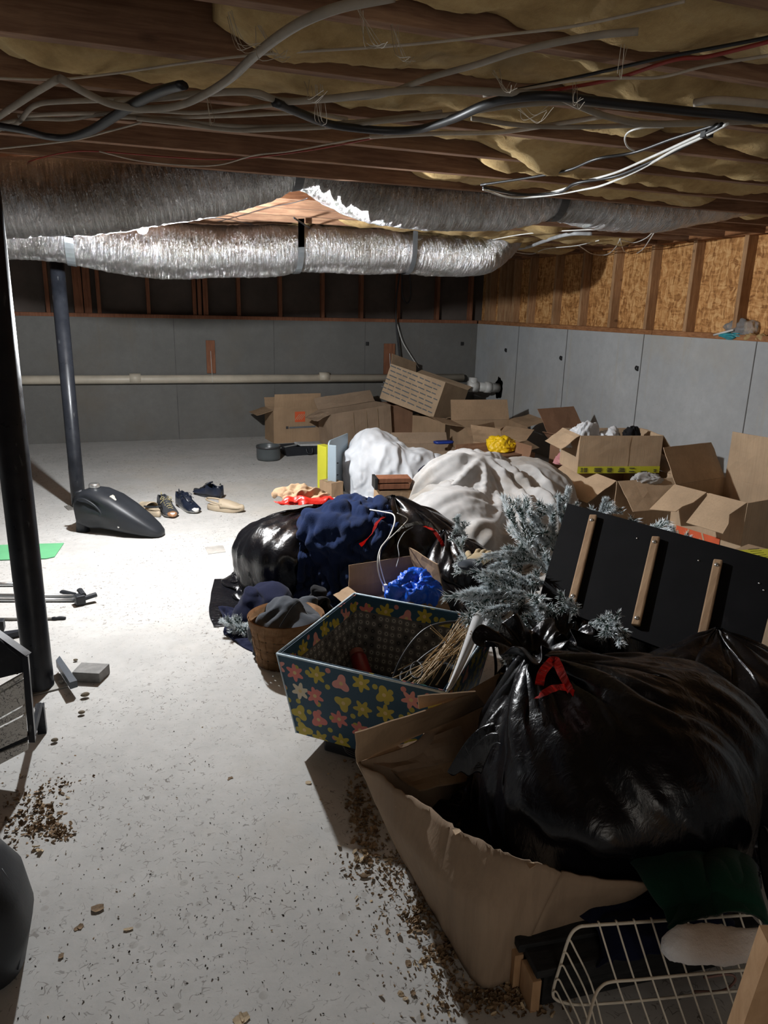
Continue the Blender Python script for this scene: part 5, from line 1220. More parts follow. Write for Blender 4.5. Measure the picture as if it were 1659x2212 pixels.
carton('carton', 'small pale carton in front of the white hump', (1.63, 4.78), (.34, .26, .20), -.25, {'front': (185, .1)}, 'card_pale', seed=41, closed=True)
carton('carton', 'tipped open little carton with torn red paper beside the dirty sheet', (1.88, 4.62, .05), (.24, .2, .26), 0, {'left': (140, .1), 'front': (160, .1)}, 'card_red', frame=Matrix.Rotation(.5, 3, 'Z') @ Matrix.Rotation(.3, 3, 'Y'), seed=42)
wp = onz(846, 1042, .42)
wb = thing('wooden_drawer_box', 'dark wooden box edge with black ends sticking out of the heap', 'wooden box', (wp.x, wp.y, .405), -.15)
obj('side_board', box(bmx(), (0, 0, 0), (.22, .12, .035), None, .002), M['brown_plank'], wb); obj('side_board', box(bmx(), (0.01, .0, .04), (.22, .12, .03), None, .002), M['brown_plank'], wb)
obj('end_cap', box(bmx(), (-.115, 0, .02), (.02, .13, .08), None, .004), M['tie'], wb)
carton('carton', 'plain carton propping up the dark wooden box', (wp.x+.02, wp.y+.03), (.22, .18, .375), -.1, {}, 'card', seed=43, closed=True)
# brown paper and red plastic on the shiny bag
def crumple(name, label, cat, c, size, mat, seed, z=.02, th=.001, amp=.03, fq=12, n=40, rot=0):
    P = np.zeros((n, n, 3)); cs, sn = math.cos(rot), math.sin(rot)
    for i in range(n):
        for j in range(n):
            u, v = i/(n-1)-.5, j/(n-1)-.5; e = 1+.4*noise.noise((u*3, v*3, seed)); x, y = u*size[0]*e, v*size[1]*e
            P[i, j] = (c[0]+x*cs-y*sn, c[1]+x*sn+y*cs, c[2]+.02+amp*1.5*(1-4*max(u*u, v*v)))
    P = wrinkle(P, False, amp, fq*.8, fq*.8, seed, 'ridge', .8); P[..., 2] = np.maximum(P[..., 2], c[2]-.01)
    return tag(grid_mesh(name, P, mat, None, thick=th, sub=1), label, cat)
q = onz(650, 1082, .44); crumple('paper_wad', 'crumpled brown paper on the shiny black bag, near the shoes', 'paper', q, (.26, .16), M['card'], 51, amp=.035, fq=14)
q = onz(668, 1094, .44); crumple('red_plastic', 'crumpled red plastic strip behind the navy fleece', 'plastic', q, (.34, .08), M['red_tie'], 52, amp=.02, fq=14, rot=-.1)
q = onz(765, 1092, .43); crumple('white_plastic', 'thin white plastic sheet behind the navy fleece', 'plastic', q, (.26, .12), M['white_cloth'], 53, amp=.015, fq=9)
q = onz(835, 1068, .30); crumple('red_paper', 'torn red paper in the tipped little carton', 'paper', q, (.14, .1), M['red_tie'], 54, amp=.02, fq=14)
# ---- belt, cord
S2 = onz(895, 1140, .5)
ribbon('belt', [onz(858, 1148, .475), onz(872, 1138, .50), onz(895, 1131, .515), onz(918, 1130, .515), onz(934, 1137, .50), onz(945, 1150, .46)], .035, simple('grey_leather', (.16, .15, .13), .6), None, tw=.4, label='grey leather belt curling over the small black bag', cat='belt')
def cord(label, mat, pts, r_, nm='cord'):
    P = crom([onz(u, v, z) for u, v, z in pts], 8); o0 = P[0].copy(); return tag(obj(nm, tube(bmx(), [p-o0 for p in P], r_, 8), mat, None, True, o0), label, 'cord')
cord('white power cord hanging down the middle of the heap into the small carton', CM['white'], [(780, 1098, .50), (830, 1106, .54), (850, 1112, .55), (852, 1130, .54), (840, 1160, .52), (822, 1185, .50), (816, 1215, .45), (820, 1245, .38), (830, 1268, .32)], .0035)
cord('second white cord strand looped beside the first in the heap', CM['white'], [(858, 1108, .55), (880, 1120, .52), (870, 1135, .50), (850, 1155, .49), (825, 1180, .47), (820, 1210, .44), (826, 1240, .37), (834, 1266, .31)], .0025)
cord('thin grey cord trailing from the belt down the small black bag', CM['lgrey'], [(892, 1138, .50), (874, 1150, .48), (860, 1175, .46), (862, 1200, .42), (856, 1225, .38)], .0022)
tag(obj('plug', box(bmx(), (0, 0, 0), (.02, .02, .035), None, .004), M['white_rubber'], None, False, onz(832, 1270, .31)), 'white plug at the end of the cord in the small carton', 'plug')
# ---- small carton with the blue bag
S_ = carton('carton', 'small carton holding the bright blue plastic bag, behind the floral box', (1.10, 2.93), (.36, .28, .30), .15, {'right': (75, .16), 'back': (100, .1), 'front': (215, .08), 'left': (200, .08)}, 'card', seed=45)
q = onz(900, 1272, .33); bundle('blue_bag', 'bright blue crumpled plastic bag in the small carton behind the floral box', 'plastic bag', (q.x, q.y, .25), (.135, .10, .14), M['blue_bag'], 46, 1.9, .26)
carton('carton', 'flat carton scrap lying inside the small carton under the blue bag', (1.10, 2.93, .012), (.3, .22, .232), .15, {}, 'card_grey', seed=47, closed=True)

# ------------------------------------------------------------ floral box
def petals(name, axes, scale=12.0, inner=False):
    m, t, b = nt(name); v0 = sepxyz(t, coords(t)); cmb = node(t, 'ShaderNodeCombineXYZ')
    t.links.new(v0[axes[0]], cmb.inputs[0]); t.links.new(v0[axes[1]], cmb.inputs[1]); V = cmb.outputs[0]
    vn = node(t, 'ShaderNodeTexVoronoi', voronoi_dimensions='2D'); t.links.new(V, vn.inputs['Vector']); vn.inputs['Scale'].default_value = scale if not inner else 34; vn.inputs['Randomness'].default_value = .38 if not inner else .15
    if inner:
        ring = ramp(t, vn.outputs['Distance'], [(.0, (0, 0, 0)), (.12, (0, 0, 0)), (.16, (1, 1, 1)), (.26, (1, 1, 1)), (.3, (0, 0, 0)), (.36, (0, 0, 0)), (.4, (.5, .5, .5)), (.44, (0, 0, 0))])
        s = node(t, 'ShaderNodeSeparateColor'); t.links.new(vn.outputs['Color'], s.inputs[0])
        rc = ramp(t, s.outputs[0], [(0, (.38, .36, .32)), (.4, (.30, .29, .27)), (.41, (.015, .015, .015)), (.6, (.42, .40, .36))], 'CONSTANT')
        setb(t, b, mix(t, ring, (.10, .095, .09), rc), .8); return m
    sub = node(t, 'ShaderNodeVectorMath', operation='SUBTRACT'); t.links.new(V, sub.inputs[0])
    t.links.new(vn.outputs['Position'], sub.inputs[1])
    d = sepxyz(t, sub.outputs[0]); s = node(t, 'ShaderNodeSeparateColor'); t.links.new(vn.outputs['Color'], s.inputs[0])
    dist = mth(t, 'MULTIPLY', mth(t, 'SQRT', mth(t, 'ADD', mth(t, 'MULTIPLY', d[0], d[0]), mth(t, 'MULTIPLY', d[1], d[1]))), scale)
    ang = mth(t, 'ARCTAN2', d[1], d[0]); ang = mth(t, 'ADD', ang, mth(t, 'MULTIPLY', s.outputs[1], 3.0))
    npet = mth(t, 'ADD', 3.0, mth(t, 'MULTIPLY', mth(t, 'GREATER_THAN', s.outputs[2], .45), 3.0))
    lim = mth(t, 'ADD', .33, mth(t, 'MULTIPLY', mth(t, 'COSINE', mth(t, 'MULTIPLY', ang, npet)), .10))
    fl_ = mth(t, 'LESS_THAN', dist, lim); eye = mth(t, 'LESS_THAN', dist, .085)
    pc = ramp(t, s.outputs[0], [(0, (.60, .17, .14)), (.35, (.42, .33, .03)), (.62, (.62, .26, .22)), (.8, (.60, .52, .38)), (.9, (.45, .35, .04))], 'CONSTANT')
    # leaves: a second, finer layer between the flowers
    v2 = node(t, 'ShaderNodeTexVoronoi', voronoi_dimensions='2D'); t.links.new(V, v2.inputs['Vector']); v2.inputs['Scale'].default_value = scale*1.9; v2.inputs['Randomness'].default_value = .8
    s2 = node(t, 'ShaderNodeSeparateColor'); t.links.new(v2.outputs['Color'], s2.inputs[0])
    lf = mth(t, 'MULTIPLY', mth(t, 'LESS_THAN', v2.outputs['Distance'], .23), mth(t, 'GREATER_THAN', s2.outputs[0], .5))
    lc = ramp(t, s2.outputs[1], [(0, (.38, .32, .04)), (.6, (.50, .18, .15))], 'CONSTANT')
    c = mix(t, lf, (.012, .055, .095), lc); c = mix(t, fl_, c, pc); c = mix(t, mth(t, 'MULTIPLY', eye, fl_), c, (.60, .45, .20))
    setb(t, b, c, .6); return m
M['fl_x'] = petals('floral_print', (0, 2)); M['fl_y'] = petals('floral_print_side', (1, 2)); M['in_x'] = petals('grey_ring_print', (0, 2), inner=True); M['in_y'] = petals('grey_ring_print_side', (1, 2), inner=True)
M['piping'] = simple('pale_blue_edge', (.46, .56, .62), .6, .3, 30)
zt = .385
FL = onz(598, 1412, zt); FR = onz(963, 1497, zt); BL = onz(708, 1271, zt)
ex = (FR-FL).normalized(); wF = (FR-FL).length; ey = Vector((-ex.y, ex.x, 0)); dF = (BL-FL).dot(ey)
hF = .315; zb = zt-hF
fb = thing('fabric_storage_box', 'large open floral storage box with teal, pink and yellow print', 'storage box', ((FL+FR)/2+ey*dF/2)*1.0, math.atan2(ex.y, ex.x)); fb.location.z = zb
x, y, tx = wF/2, dF/2, .055
def side(name, top, bot, mat, t0=0, t1=1, off=0, nu=8):
    (a, b_), (c_, d_) = top, bot; lo = lambda p, q, s: Vector(p).lerp(Vector(q), s)
    return obj(name, quad_panel(bmx(), [lo(c_, a, t0), lo(d_, b_, t0), lo(d_, b_, t1), lo(c_, a, t1)], .004 if off == 0 else .0015, nu, 4, (lambda u, v: off+.006*math.sin(PI*u)*math.sin(PI*v))), mat, fb)
sk = (BL-FL).dot(ex)*.0
tp_ = [(-x, -y, hF), (x, -y, hF), (x, y, hF), (-x, y, hF)]; bt_ = [(-x+tx, -y+tx*.6, 0), (x-tx, -y+tx*.6, 0), (x-tx, y-tx, 0), (-x+tx, y-tx, 0)]
side('front_panel', (tp_[0], tp_[1]), (bt_[0], bt_[1]), M['fl_x']); side('right_panel', (tp_[1], tp_[2]), (bt_[1], bt_[2]), M['fl_y'])
side('back_panel', (tp_[2], tp_[3]), (bt_[2], bt_[3]), M['fl_x']); side('left_panel', (tp_[3], tp_[0]), (bt_[3], bt_[0]), M['fl_y'])
for nm, (i, j), mt_, bd in (('lining', (0, 1), 'in_x', 'fl_x'), ('lining', (1, 2), 'in_y', 'fl_y'), ('lining', (2, 3), 'in_x', 'fl_x'), ('lining', (3, 0), 'in_y', 'fl_y')):
    side(nm, (tp_[i], tp_[j]), (bt_[i], bt_[j]), M[mt_], .0, .80, -.012); side('top_band', (tp_[i], tp_[j]), (bt_[i], bt_[j]), M[bd], .80, 1, -.012)
obj('bottom_panel', quad_panel(bmx(), [(q[0], q[1], .006) for q in bt_], .005), M['in_x'], fb)
for i in range(4): obj('rim_piping', tube(bmx(), [tp_[i], tp_[(i+1) % 4]], .0042, 8), M['piping'], fb, True)
for i in range(4): obj('corner_piping', tube(bmx(), [tp_[i], bt_[i]], .003, 6), M['piping'], fb, True)
bp_ = thing('black_tray', 'black plastic tray under the front edge of the floral box', 'tray', (fb.location.x-.02, fb.location.y-.08, 0), fb.rotation_euler.z)
obj('tray_body', box(bmx(), (0, 0, .033), (.40, .34, .062), None, .008), M['black_plastic'], bp_)
bm = bmx()
for k in range(3): tube(bm, crom([(-.12-.01*k, -.172, .055), (-.10, -.174, .02+.008*k), (0, -.174, .012+.008*k), (.10, -.174, .02+.008*k), (.13, -.172, .055)], 6), .0012, 4)
obj('moulded_line', bm, simple('grey_line', (.12, .12, .12), .5), bp_)
FB = fb.location; rzF = math.atan2(ex.y, ex.x); RF = Matrix.Rotation(rzF, 3, 'Z')
def inF(x, y, z): return FB+RF @ Vector((x, y, z))
cn = thing('red_can', 'dark red spray can leaning inside the floral box', 'can', inF(-.06, -.02, .012), Matrix.Rotation(rzF, 3, 'Z') @ Matrix.Rotation(R(-62), 3, 'X') @ Matrix.Rotation(R(-38), 3, 'Y'))
obj('can_body', lathe(bmx(), [(0, 0), (.032, 0), (.034, .006), (.034, .17), (.03, .182), (0, .184)], 32), simple('dark_red_paint', (.22, .012, .015), .35, .1, bs=.02), cn, True)
obj('cap', lathe(bmx(), [(.03, .183), (.03, .205), (.026, .21), (0, .21)], 28), simple('pale_red_cap', (.35, .12, .10), .4), cn, True)
cn.location = inF(-.10, .02, .05)
gb_ = thing('green_bottle', 'dark teal bottle lying in the shade inside the floral box', 'bottle', inF(.09, .02, .08), Matrix.Rotation(rzF+.5, 3, 'Z') @ Matrix.Rotation(R(60), 3, 'X'))
obj('bottle_body', lathe(bmx(), [(0, 0), (.04, 0), (.043, .01), (.043, .12), (.03, .145), (.014, .155), (.014, .18), (0, .18)], 28), simple('teal_plastic', (.02, .13, .10), .4), gb_, True)
bt = thing('black_tub', 'shallow black bowl inside the floral box under the sticks', 'bowl', inF(.15, .06, .05), rzF)
obj('bowl_body', lathe(bmx(), [(0, 0), (.09, 0), (.13, .07), (.135, .10), (.128, .10), (.12, .07), (.085, .01), (0, .008)], 36), M['black_plastic'], bt, True)
def cordF(label, pts, r_, mat):
    P = crom([inF(*p) for p in pts], 10); o0 = P[0].copy(); tag(obj('cable', tube(bmx(), [p-o0 for p in P], r_, 8), mat, None, True, o0), label, 'cable')
cordF('black cable arching over the back rim inside the floral box', [(-.02, -.02, .03), (0, .08, .18), (.06, .17, .28), (.16, .23, .31), (.27, .26, .30), (.34, .2, .2), (.36, .12, .05)], .006, CM['black'])
cordF('second black cable curving lower inside the floral box', [(.02, -.06, .03), (.05, .05, .16), (.13, .14, .24), (.2, .18, .26), (.24, .16, .2)], .005, CM['black'])
M['bamboo'] = simple('bamboo', (.50, .35, .19), .6, .2, 30, bs=.1)
sk_ = thing('stick_bundle', 'bundle of thin bamboo sticks splayed inside the floral box', 'sticks', inF(.14, -.02, .1))
rs = random.Random(9)
for k in range(38):
    a = onz(rs.gauss(905, 30), rs.gauss(1475, 12), .20+rs.uniform(-.03, .05)); b_ = onz(rs.gauss(1012, 14), rs.gauss(1352, 16), .40+rs.uniform(-.03, .04))
    if k in (3, 9, 20): a = onz(880-k*3, 1478, .24); b_ = onz(985+k, 1385+k, .34)
    if k in (5, 12): a = onz(930, 1345+k, .42); b_ = onz(990+k, 1425, .28)
    if k in (7, 15): a = onz(960+k, 1480, .26); b_ = onz(1000+k, 1370, .40)
    m_ = (a+b_)/2+Vector((rs.uniform(-.008, .008), 0, rs.uniform(-.01, .01)))
    obj('stick', tube(bmx(), [a-sk_.location, m_-sk_.location, b_-sk_.location], .0017, 5), M['bamboo'], sk_)
obj('rubber_band', tube(bmx(), [onz(900+22*math.cos(a)*.6, 1448+18*math.sin(a), .26)-sk_.location for a in [2*PI*k/14 for k in range(15)]], .004, 6), M['tie'], sk_, True)
ws = thing('plastic_strip', 'translucent white plastic strip sticking up at the right rim of the floral box', 'plastic strip', onz(1000, 1440, .30))
P = np.zeros((22, 8, 3))
for i in range(22):
    s = i/21; cx_ = 968+(1045-968)*s**.9; cy_ = 1490+(1322-1490)*s; w_ = 5+14*s if s > .45 else 5+14*.45*s/.45; 
    for j in range(8):
        v = j/7-.5; p = onz(cx_+w_*2*v, cy_+10*v*s, .385+.06*s+.006*math.sin(j*.9)); P[i, j] = tuple(p-ws.location)
o = grid_mesh('strip', P, simple('milky_plastic', (.50, .50, .50), .35, .1, bs=.1), ws, thick=.002, sub=1, origin=(0, 0, 0)); o.location = (0, 0, 0)

# ------------------------------------------------------------ basket and green tray
bc_ = (.60, 2.98); ba = thing('woven_basket', 'woven splint basket overflowing with grey clothes, left of the floral box', 'basket', (*bc_, 0))
M['splint'] = wood('splint_wood', (.20, .10, .04), (.38, .21, .10), (2, 2, 6), 6, knots=False)
def bring(z, ph, rr=0): s = .80+.2*(z/.22)+rr; return Vector((.165*s*math.cos(ph), .15*s*math.sin(ph), z))
def band(z0_, z1_, off, waves=0, par=0):
    bm = bmx(); prev = None; first = None; N_ = 96
    for k in range(N_):
        ph = 2*PI*k/N_; o_ = off+(.018*math.sin(ph*waves+par*PI) if waves else 0)
        q = [bm.verts.new(bring(z0_, ph, o_)), bm.verts.new(bring(z1_, ph, o_))]
        if prev: bm.faces.new((prev[0], q[0], q[1], prev[1]))
        else: first = q
        prev = q
    bm.faces.new((prev[0], first[0], first[1], prev[1])); bmesh.ops.solidify(bm, geom=bm.faces[:], thickness=.003); return bm
for k in range(4): obj('splint', band(.006+.047*k, .006+.047*k+.043, .0, 12, k % 2), M['splint'], ba, True)
for k in range(24):
    ph = 2*PI*(k+.5)/24; bm = bmx(); prev = None
    for j in range(9):
        z = .004+.19*j/8; q = [bm.verts.new(bring(z, ph-.1, .010+.022*math.sin(j*PI/2*1.02+k*PI))), bm.verts.new(bring(z, ph+.1, .008+.012*math.sin(j*PI/2*1.02+k*PI)))]
        if prev: bm.faces.new((prev[0], prev[1], q[1], q[0]))
        prev = q
    bmesh.ops.solidify(bm, geom=bm.faces[:], thickness=.002); obj('splint', bm, M['splint'], ba, True)
obj('rim_band', band(.185, .225, .035), M['splint'], ba, True)
obj('rim_band', band(.185, .225, -.01), M['splint'], ba, True)
obj('basket_bottom', lathe(bmx(), [(0, .004), (.125, .004), (.125, .009), (0, .009)], 32, Matrix.Diagonal((1, .92, 1, 1))), M['splint'], ba)
gp = onz(612, 1424)
gt = thing('green_tray', 'lime green plastic tray upright between the woven basket and the floral box', 'tray', (gp.x+.02, gp.y+.02, 0), rzF+1.1)
M['lime'] = simple('lime_plastic', (.14, .50, .03), .45, .05, bs=.02)
bm = bmx()
for c_, s_ in (((0, 0, .004), (.16, .07, .006)), ((0, -.035, .09), (.16, .005, .18)), ((0, .035, .09), (.16, .005, .18)), ((-.08, 0, .09), (.005, .07, .18)), ((.08, 0, .09), (.005, .07, .18))): box(bm, c_, s_, None, .001)
obj('tray_body', bm, M['lime'], gt)
obj('rim', tube(bmx(), [(-.083, -.038, .181), (.083, -.038, .181), (.083, .038, .181), (-.083, .038, .181), (-.083, -.038, .181)], .004, 6), M['lime'], gt, True)
st_ = thing('buckle_strap', 'dark webbing strap hanging over the basket rim', 'strap', onz(625, 1325, .27))
obj('webbing', tube(bmx(), [p-st_.location for p in crom([onz(645, 1300, .34), onz(632, 1312, .31), onz(612, 1342, .26), onz(606, 1352, .235)], 5)], .011, 8, flat=.25), M['dark_cloth'], st_, True)

# tan work glove
gl = thing('work_glove', 'tan and grey work glove lying among the frosted branches', 'glove', onz(1036, 1208, .46), .7)
bm = bmx(); shell_loft(bm, [((-.07, 0, 0), (0, .042, 0), (0, 0, .014), 2.4), ((-.02, 0, .004), (0, .045, 0), (0, 0, .018), 2.4), ((.035, 0, .004), (0, .048, 0), (0, 0, .016), 2.4), ((.05, 0, .002), (0, .045, 0), (0, 0, .012), 2.4)], 20)
for k, (yy, ln) in enumerate(((-.034, .06), (-.012, .075), (.012, .078), (.034, .065))): tube(bm, crom([(.035, yy, .004), (.035+ln*.5, yy*1.15, .012), (.035+ln, yy*1.2, .0)], 4), [.0125]*7+[.010, .005], 8)
tube(bm, crom([(-.02, .035, .004), (.01, .062, .01), (.04, .072, .004)], 4), [.014]*7+[.011, .006], 8)
obj('glove_body', bm, cloth_mat('tan_suede', (.42, .33, .20), 90), gl, True)
bm = bmx(); shell_loft(bm, [((-.12, 0, 0), (0, .055, 0), (0, 0, .02), 2.4), ((-.065, 0, 0), (0, .044, 0), (0, 0, .018), 2.4)], 20); obj('cuff', bm, M['grey_cloth'], gl, True)

# ------------------------------------------------------------ leaning black board
TL = onz(1226, 1087, .74); BLb = onz(1163, 1298, .42); BR = onz(1622, 1474, .38)
nrm = (BR-BLb).cross(TL-BLb).normalized(); exb = (BR-BLb).normalized(); eyb = nrm.cross(exb).normalized(); Wb = (BR-BLb).length; hv = (TL-BLb); Hb = hv.dot(eyb)
skx = hv.dot(exb); fb2 = Matrix((exb, eyb, nrm)).transposed()
bo = thing('black_board', 'big black panel with three wooden strips leaning over the heap', 'board', BLb, fb2)
M['black_board'] = simple('matt_black_board', (.006, .006, .007), .75, .3, 6, bs=.1, bscale=90, spec=.12)
bm = bmx(); poly_prism(bm, [(0, 0, 0), (Wb, 0, 0), (Wb+skx*.6, Hb, 0), (skx, Hb, 0)], .016); obj('panel', bm, M['black_board'], bo)
def onboard(u, v):
    d = ray(u, v); t_ = (BLb-CAM).dot(nrm)/d.dot(nrm); q = CAM+d*t_-BLb; return Vector((q.dot(exb), q.dot(eyb), 0))
M['slat'] = wood('strip_wood', (.30, .18, .10), (.48, .32, .19), (6, 1, 1), 5, knots=False)
for (u0, v0, u1, v1) in ((1283, 1116, 1236, 1306), (1418, 1163, 1374, 1354), (1552, 1213, 1512, 1402)):
    a, b_ = onboard(u0, v0), onboard(u1, v1); d = (b_-a); an = math.atan2(d.y, d.x)
    s_ = obj('wood_strip', box(bmx(), (a+b_)/2+Vector((0, 0, .009)), (d.length, .032, .017), Matrix.Rotation(an, 3, 'Z'), .006), M['slat'], bo)
    for q in (a.lerp(b_, .07), a.lerp(b_, .93)):
        obj('screw', lathe(bmx(), [(0, .0035), (.005, .003), (.0085, .001), (.0085, 0), (0, 0)], 14, Matrix.Translation(q+Vector((0, 0, .0178)))), M['chrome'], s_, True)
for u, v in ((1376, 1163), (1509, 1211), (1640, 1260), (1650, 1275)):
    obj('screw', lathe(bmx(), [(0, .003), (.003, .002), (.004, 0), (0, 0)], 10, Matrix.Translation(onboard(u, v))), M['chrome'], bo, True)

# ------------------------------------------------------------ frosted branches
def needle_mat():
    m, t, b = nt('frosted_needles'); v = coords(t, uv=True); s = sepxyz(t, v)
    n = noise_tex(t, coords(t), 18, 3)
    f = mth(t, 'ADD', s[0], mth(t, 'MULTIPLY', mth(t, 'SUBTRACT', n, .5), .9))
    setb(t, b, ramp(t, f, [(.12, (.02, .045, .035)), (.3, (.22, .28, .27)), (.55, (.80, .84, .86))]), .85, spec=.15); return m
M['needles'] = needle_mat(); M['twig'] = simple('brown_twig', (.06, .045, .03), .9)
def needle_mesh(L, seed, nn=1500, ln=.036, bend=.05):
    rs = random.Random(seed); bm = bmx(); uvl = bm.loops.layers.uv.new('UVMap')
    ax = lambda s: Vector((bend*math.sin(s*2.2), bend*.6*s*s, L*s))
    tw = [(0, 1, ax, 1.0)]
    subs = [(rs.uniform(.15, .85), rs.uniform(0, 2*PI)) for _ in range(5)]
    def nd(p, d, ln_, w):
        sd = d.orthogonal().normalized(); sd = Matrix.Rotation(rs.uniform(0, PI), 3, d) @ sd
        a, b_, c_ = bm.verts.new(p-sd*w), bm.verts.new(p+sd*w), bm.verts.new(p+d*ln_)
        up2 = d.cross(sd)*w*1.2; e_ = bm.verts.new(p+up2)
        for tri in ((a, b_, c_), (b_, e_, c_), (e_, a, c_)):
            f = bm.faces.new(tri)
            for lp in f.loops: lp[uvl].uv = (1, 0) if lp.vert is c_ else (.05, 0)
    for k in range(nn):
        s = rs.random()**.85; p = ax(s); t_ = (ax(min(1, s+.02))-ax(s-.02)).normalized(); o_ = Matrix.Rotation(rs.uniform(0, 2*PI), 3, t_) @ t_.orthogonal().normalized()
        if k % 3 == 0:
            s0, ph = subs[k % 5]; q = Matrix.Rotation(ph, 3, t_) @ t_.orthogonal().normalized(); dd = (q+t_*1.0).normalized(); r_ = rs.random()*.075; p = ax(s0)+dd*r_; t_ = dd; o_ = Matrix.Rotation(rs.uniform(0, 2*PI), 3, t_) @ t_.orthogonal().normalized()
        d = (o_*rs.uniform(.5, 1)+t_*rs.uniform(.4, 1.1)).normalized(); nd(p, d, ln*rs.uniform(.55, .9), .0026)
    me = bpy.data.meshes.new('needles'); bm.to_mesh(me); bm.free(); me.materials.append(M['needles'])
    bm = bmx(); tube(bm, [ax(k/8) for k in range(9)], .0035, 5); m2 = bpy.data.meshes.new('stem'); bm.to_mesh(m2); bm.free(); m2.materials.append(M['twig']); return me, m2
NM = [needle_mesh(.20, 3), needle_mesh(.20, 5, 1000, .034, -.04), needle_mesh(.20, 8, 1200, .038, .02)]
def branch(parent, a, b_, k, fat=1.0):
    d = b_-a; q = d.to_track_quat('Z', 'Y').to_matrix() @ Matrix.Rotation(k*1.9, 3, 'Z'); L_ = d.length/.20
    mw = Matrix.Translation(a-parent.location) @ q.to_4x4() @ Matrix.Diagonal((fat, fat, L_, 1))
    st = bpy.data.objects.new('branch', NM[k % 3][1]); COL.objects.link(st); st.parent = parent; st.matrix_local = mw
    o = bpy.data.objects.new('needles', NM[k % 3][0]); COL.objects.link(o); o.parent = st; o['kind'] = 'stuff'
    return st
tr_ = thing('artificial_christmas_tree', 'artificial fir with snow-frosted branches pressed between the bags and the black board', 'christmas tree', (1.72, 2.78, .22))
BR_ = [(1185, 1240, .42, 1100, 1085, .66), (1172, 1200, .46, 1137, 1075, .68), (1195, 1190, .48, 1192, 1095, .68), (1225, 1150, .50, 1248, 1060, .70), (1250, 1120, .52, 1318, 1085, .68), (1215, 1130, .52, 1215, 1070, .70), (1280, 1130, .52, 1290, 1070, .70),
       (1320, 1130, .50, 1442, 1128, .66), (1330, 1145, .48, 1430, 1155, .62), (1478, 1200, .50, 1468, 1132, .62), (1480, 1215, .46, 1540, 1195, .58), (1165, 1195, .46, 1058, 1205, .52), (1150, 1210, .42, 1095, 1180, .56),
       (1165, 1275, .38, 1105, 1238, .54), (1140, 1290, .36, 1008, 1300, .46), (1120, 1275, .38, 1035, 1265, .52), (1140, 1290, .36, 1062, 1248, .55), (1165, 1290, .34, 1110, 1290, .52), (1170, 1215, .40, 1080, 1225, .48),
       (1130, 1320, .34, 1062, 1345, .46), (1125, 1315, .34, 1160, 1325, .50), (1160, 1322, .44, 1205, 1368, .46), (1213, 1376, .40, 1246, 1314, .54), (1140, 1335, .34, 1090, 1395, .40), (1290, 1350, .42, 1355, 1408, .46), (1270, 1350, .42, 1320, 1372, .50),
       (1075, 1330, .36, 1000, 1340, .40), (1100, 1360, .32, 1045, 1392, .36), (1420, 1465, .34, 1552, 1440, .42), (1430, 1475, .34, 1490, 1450, .42), (1490, 1480, .34, 1560, 1470, .38), (1380, 1430, .36, 1440, 1462, .40), (1200, 1180, .40, 1160, 1140, .58), (1150, 1130, .48, 1120, 1120, .62),
       (1210, 1250, .36, 1175, 1195, .54), (1185, 1265, .36, 1150, 1240, .52), (1120, 1400, .28, 1075, 1420, .34), (1180, 1340, .3, 1130, 1380, .4)]
for k, (u0, v0, z0_, u1, v1, z1_) in enumerate(BR_): branch(tr_, onz(u0, v0, z0_), onz(u1, v1, z1_), k, .95+.2*math.sin(k))
obj('trunk', tube(bmx(), [(0.1, .3, -.18), (-.05, .0, .1), (-.12, -.12, .2), (-.3, -.42, .16)], .012, 8), M['twig'], tr_, True)
for lb, spots in (('frosted fir sprig poking out from under the navy jacket, beside the woven basket', ((548, 1352, .04, 482, 1345, .05), (545, 1345, .04, 500, 1335, .07), (548, 1360, .03, 505, 1362, .03))), ('frosted fir sprig half hidden in the dark sherpa blanket', ((1010, 1160, .46, 1000, 1118, .54), (1012, 1215, .42, 1003, 1160, .50), (1015, 1235, .38, 990, 1215, .44)))):
    p0 = onz(spots[0][0], spots[0][1], spots[0][2]); t_ = thing('frosted_sprig', lb, 'fir sprig', p0)
    for k, s_ in enumerate(spots): branch(t_, onz(*s_[:3]), onz(*s_[3:]), k, .8)

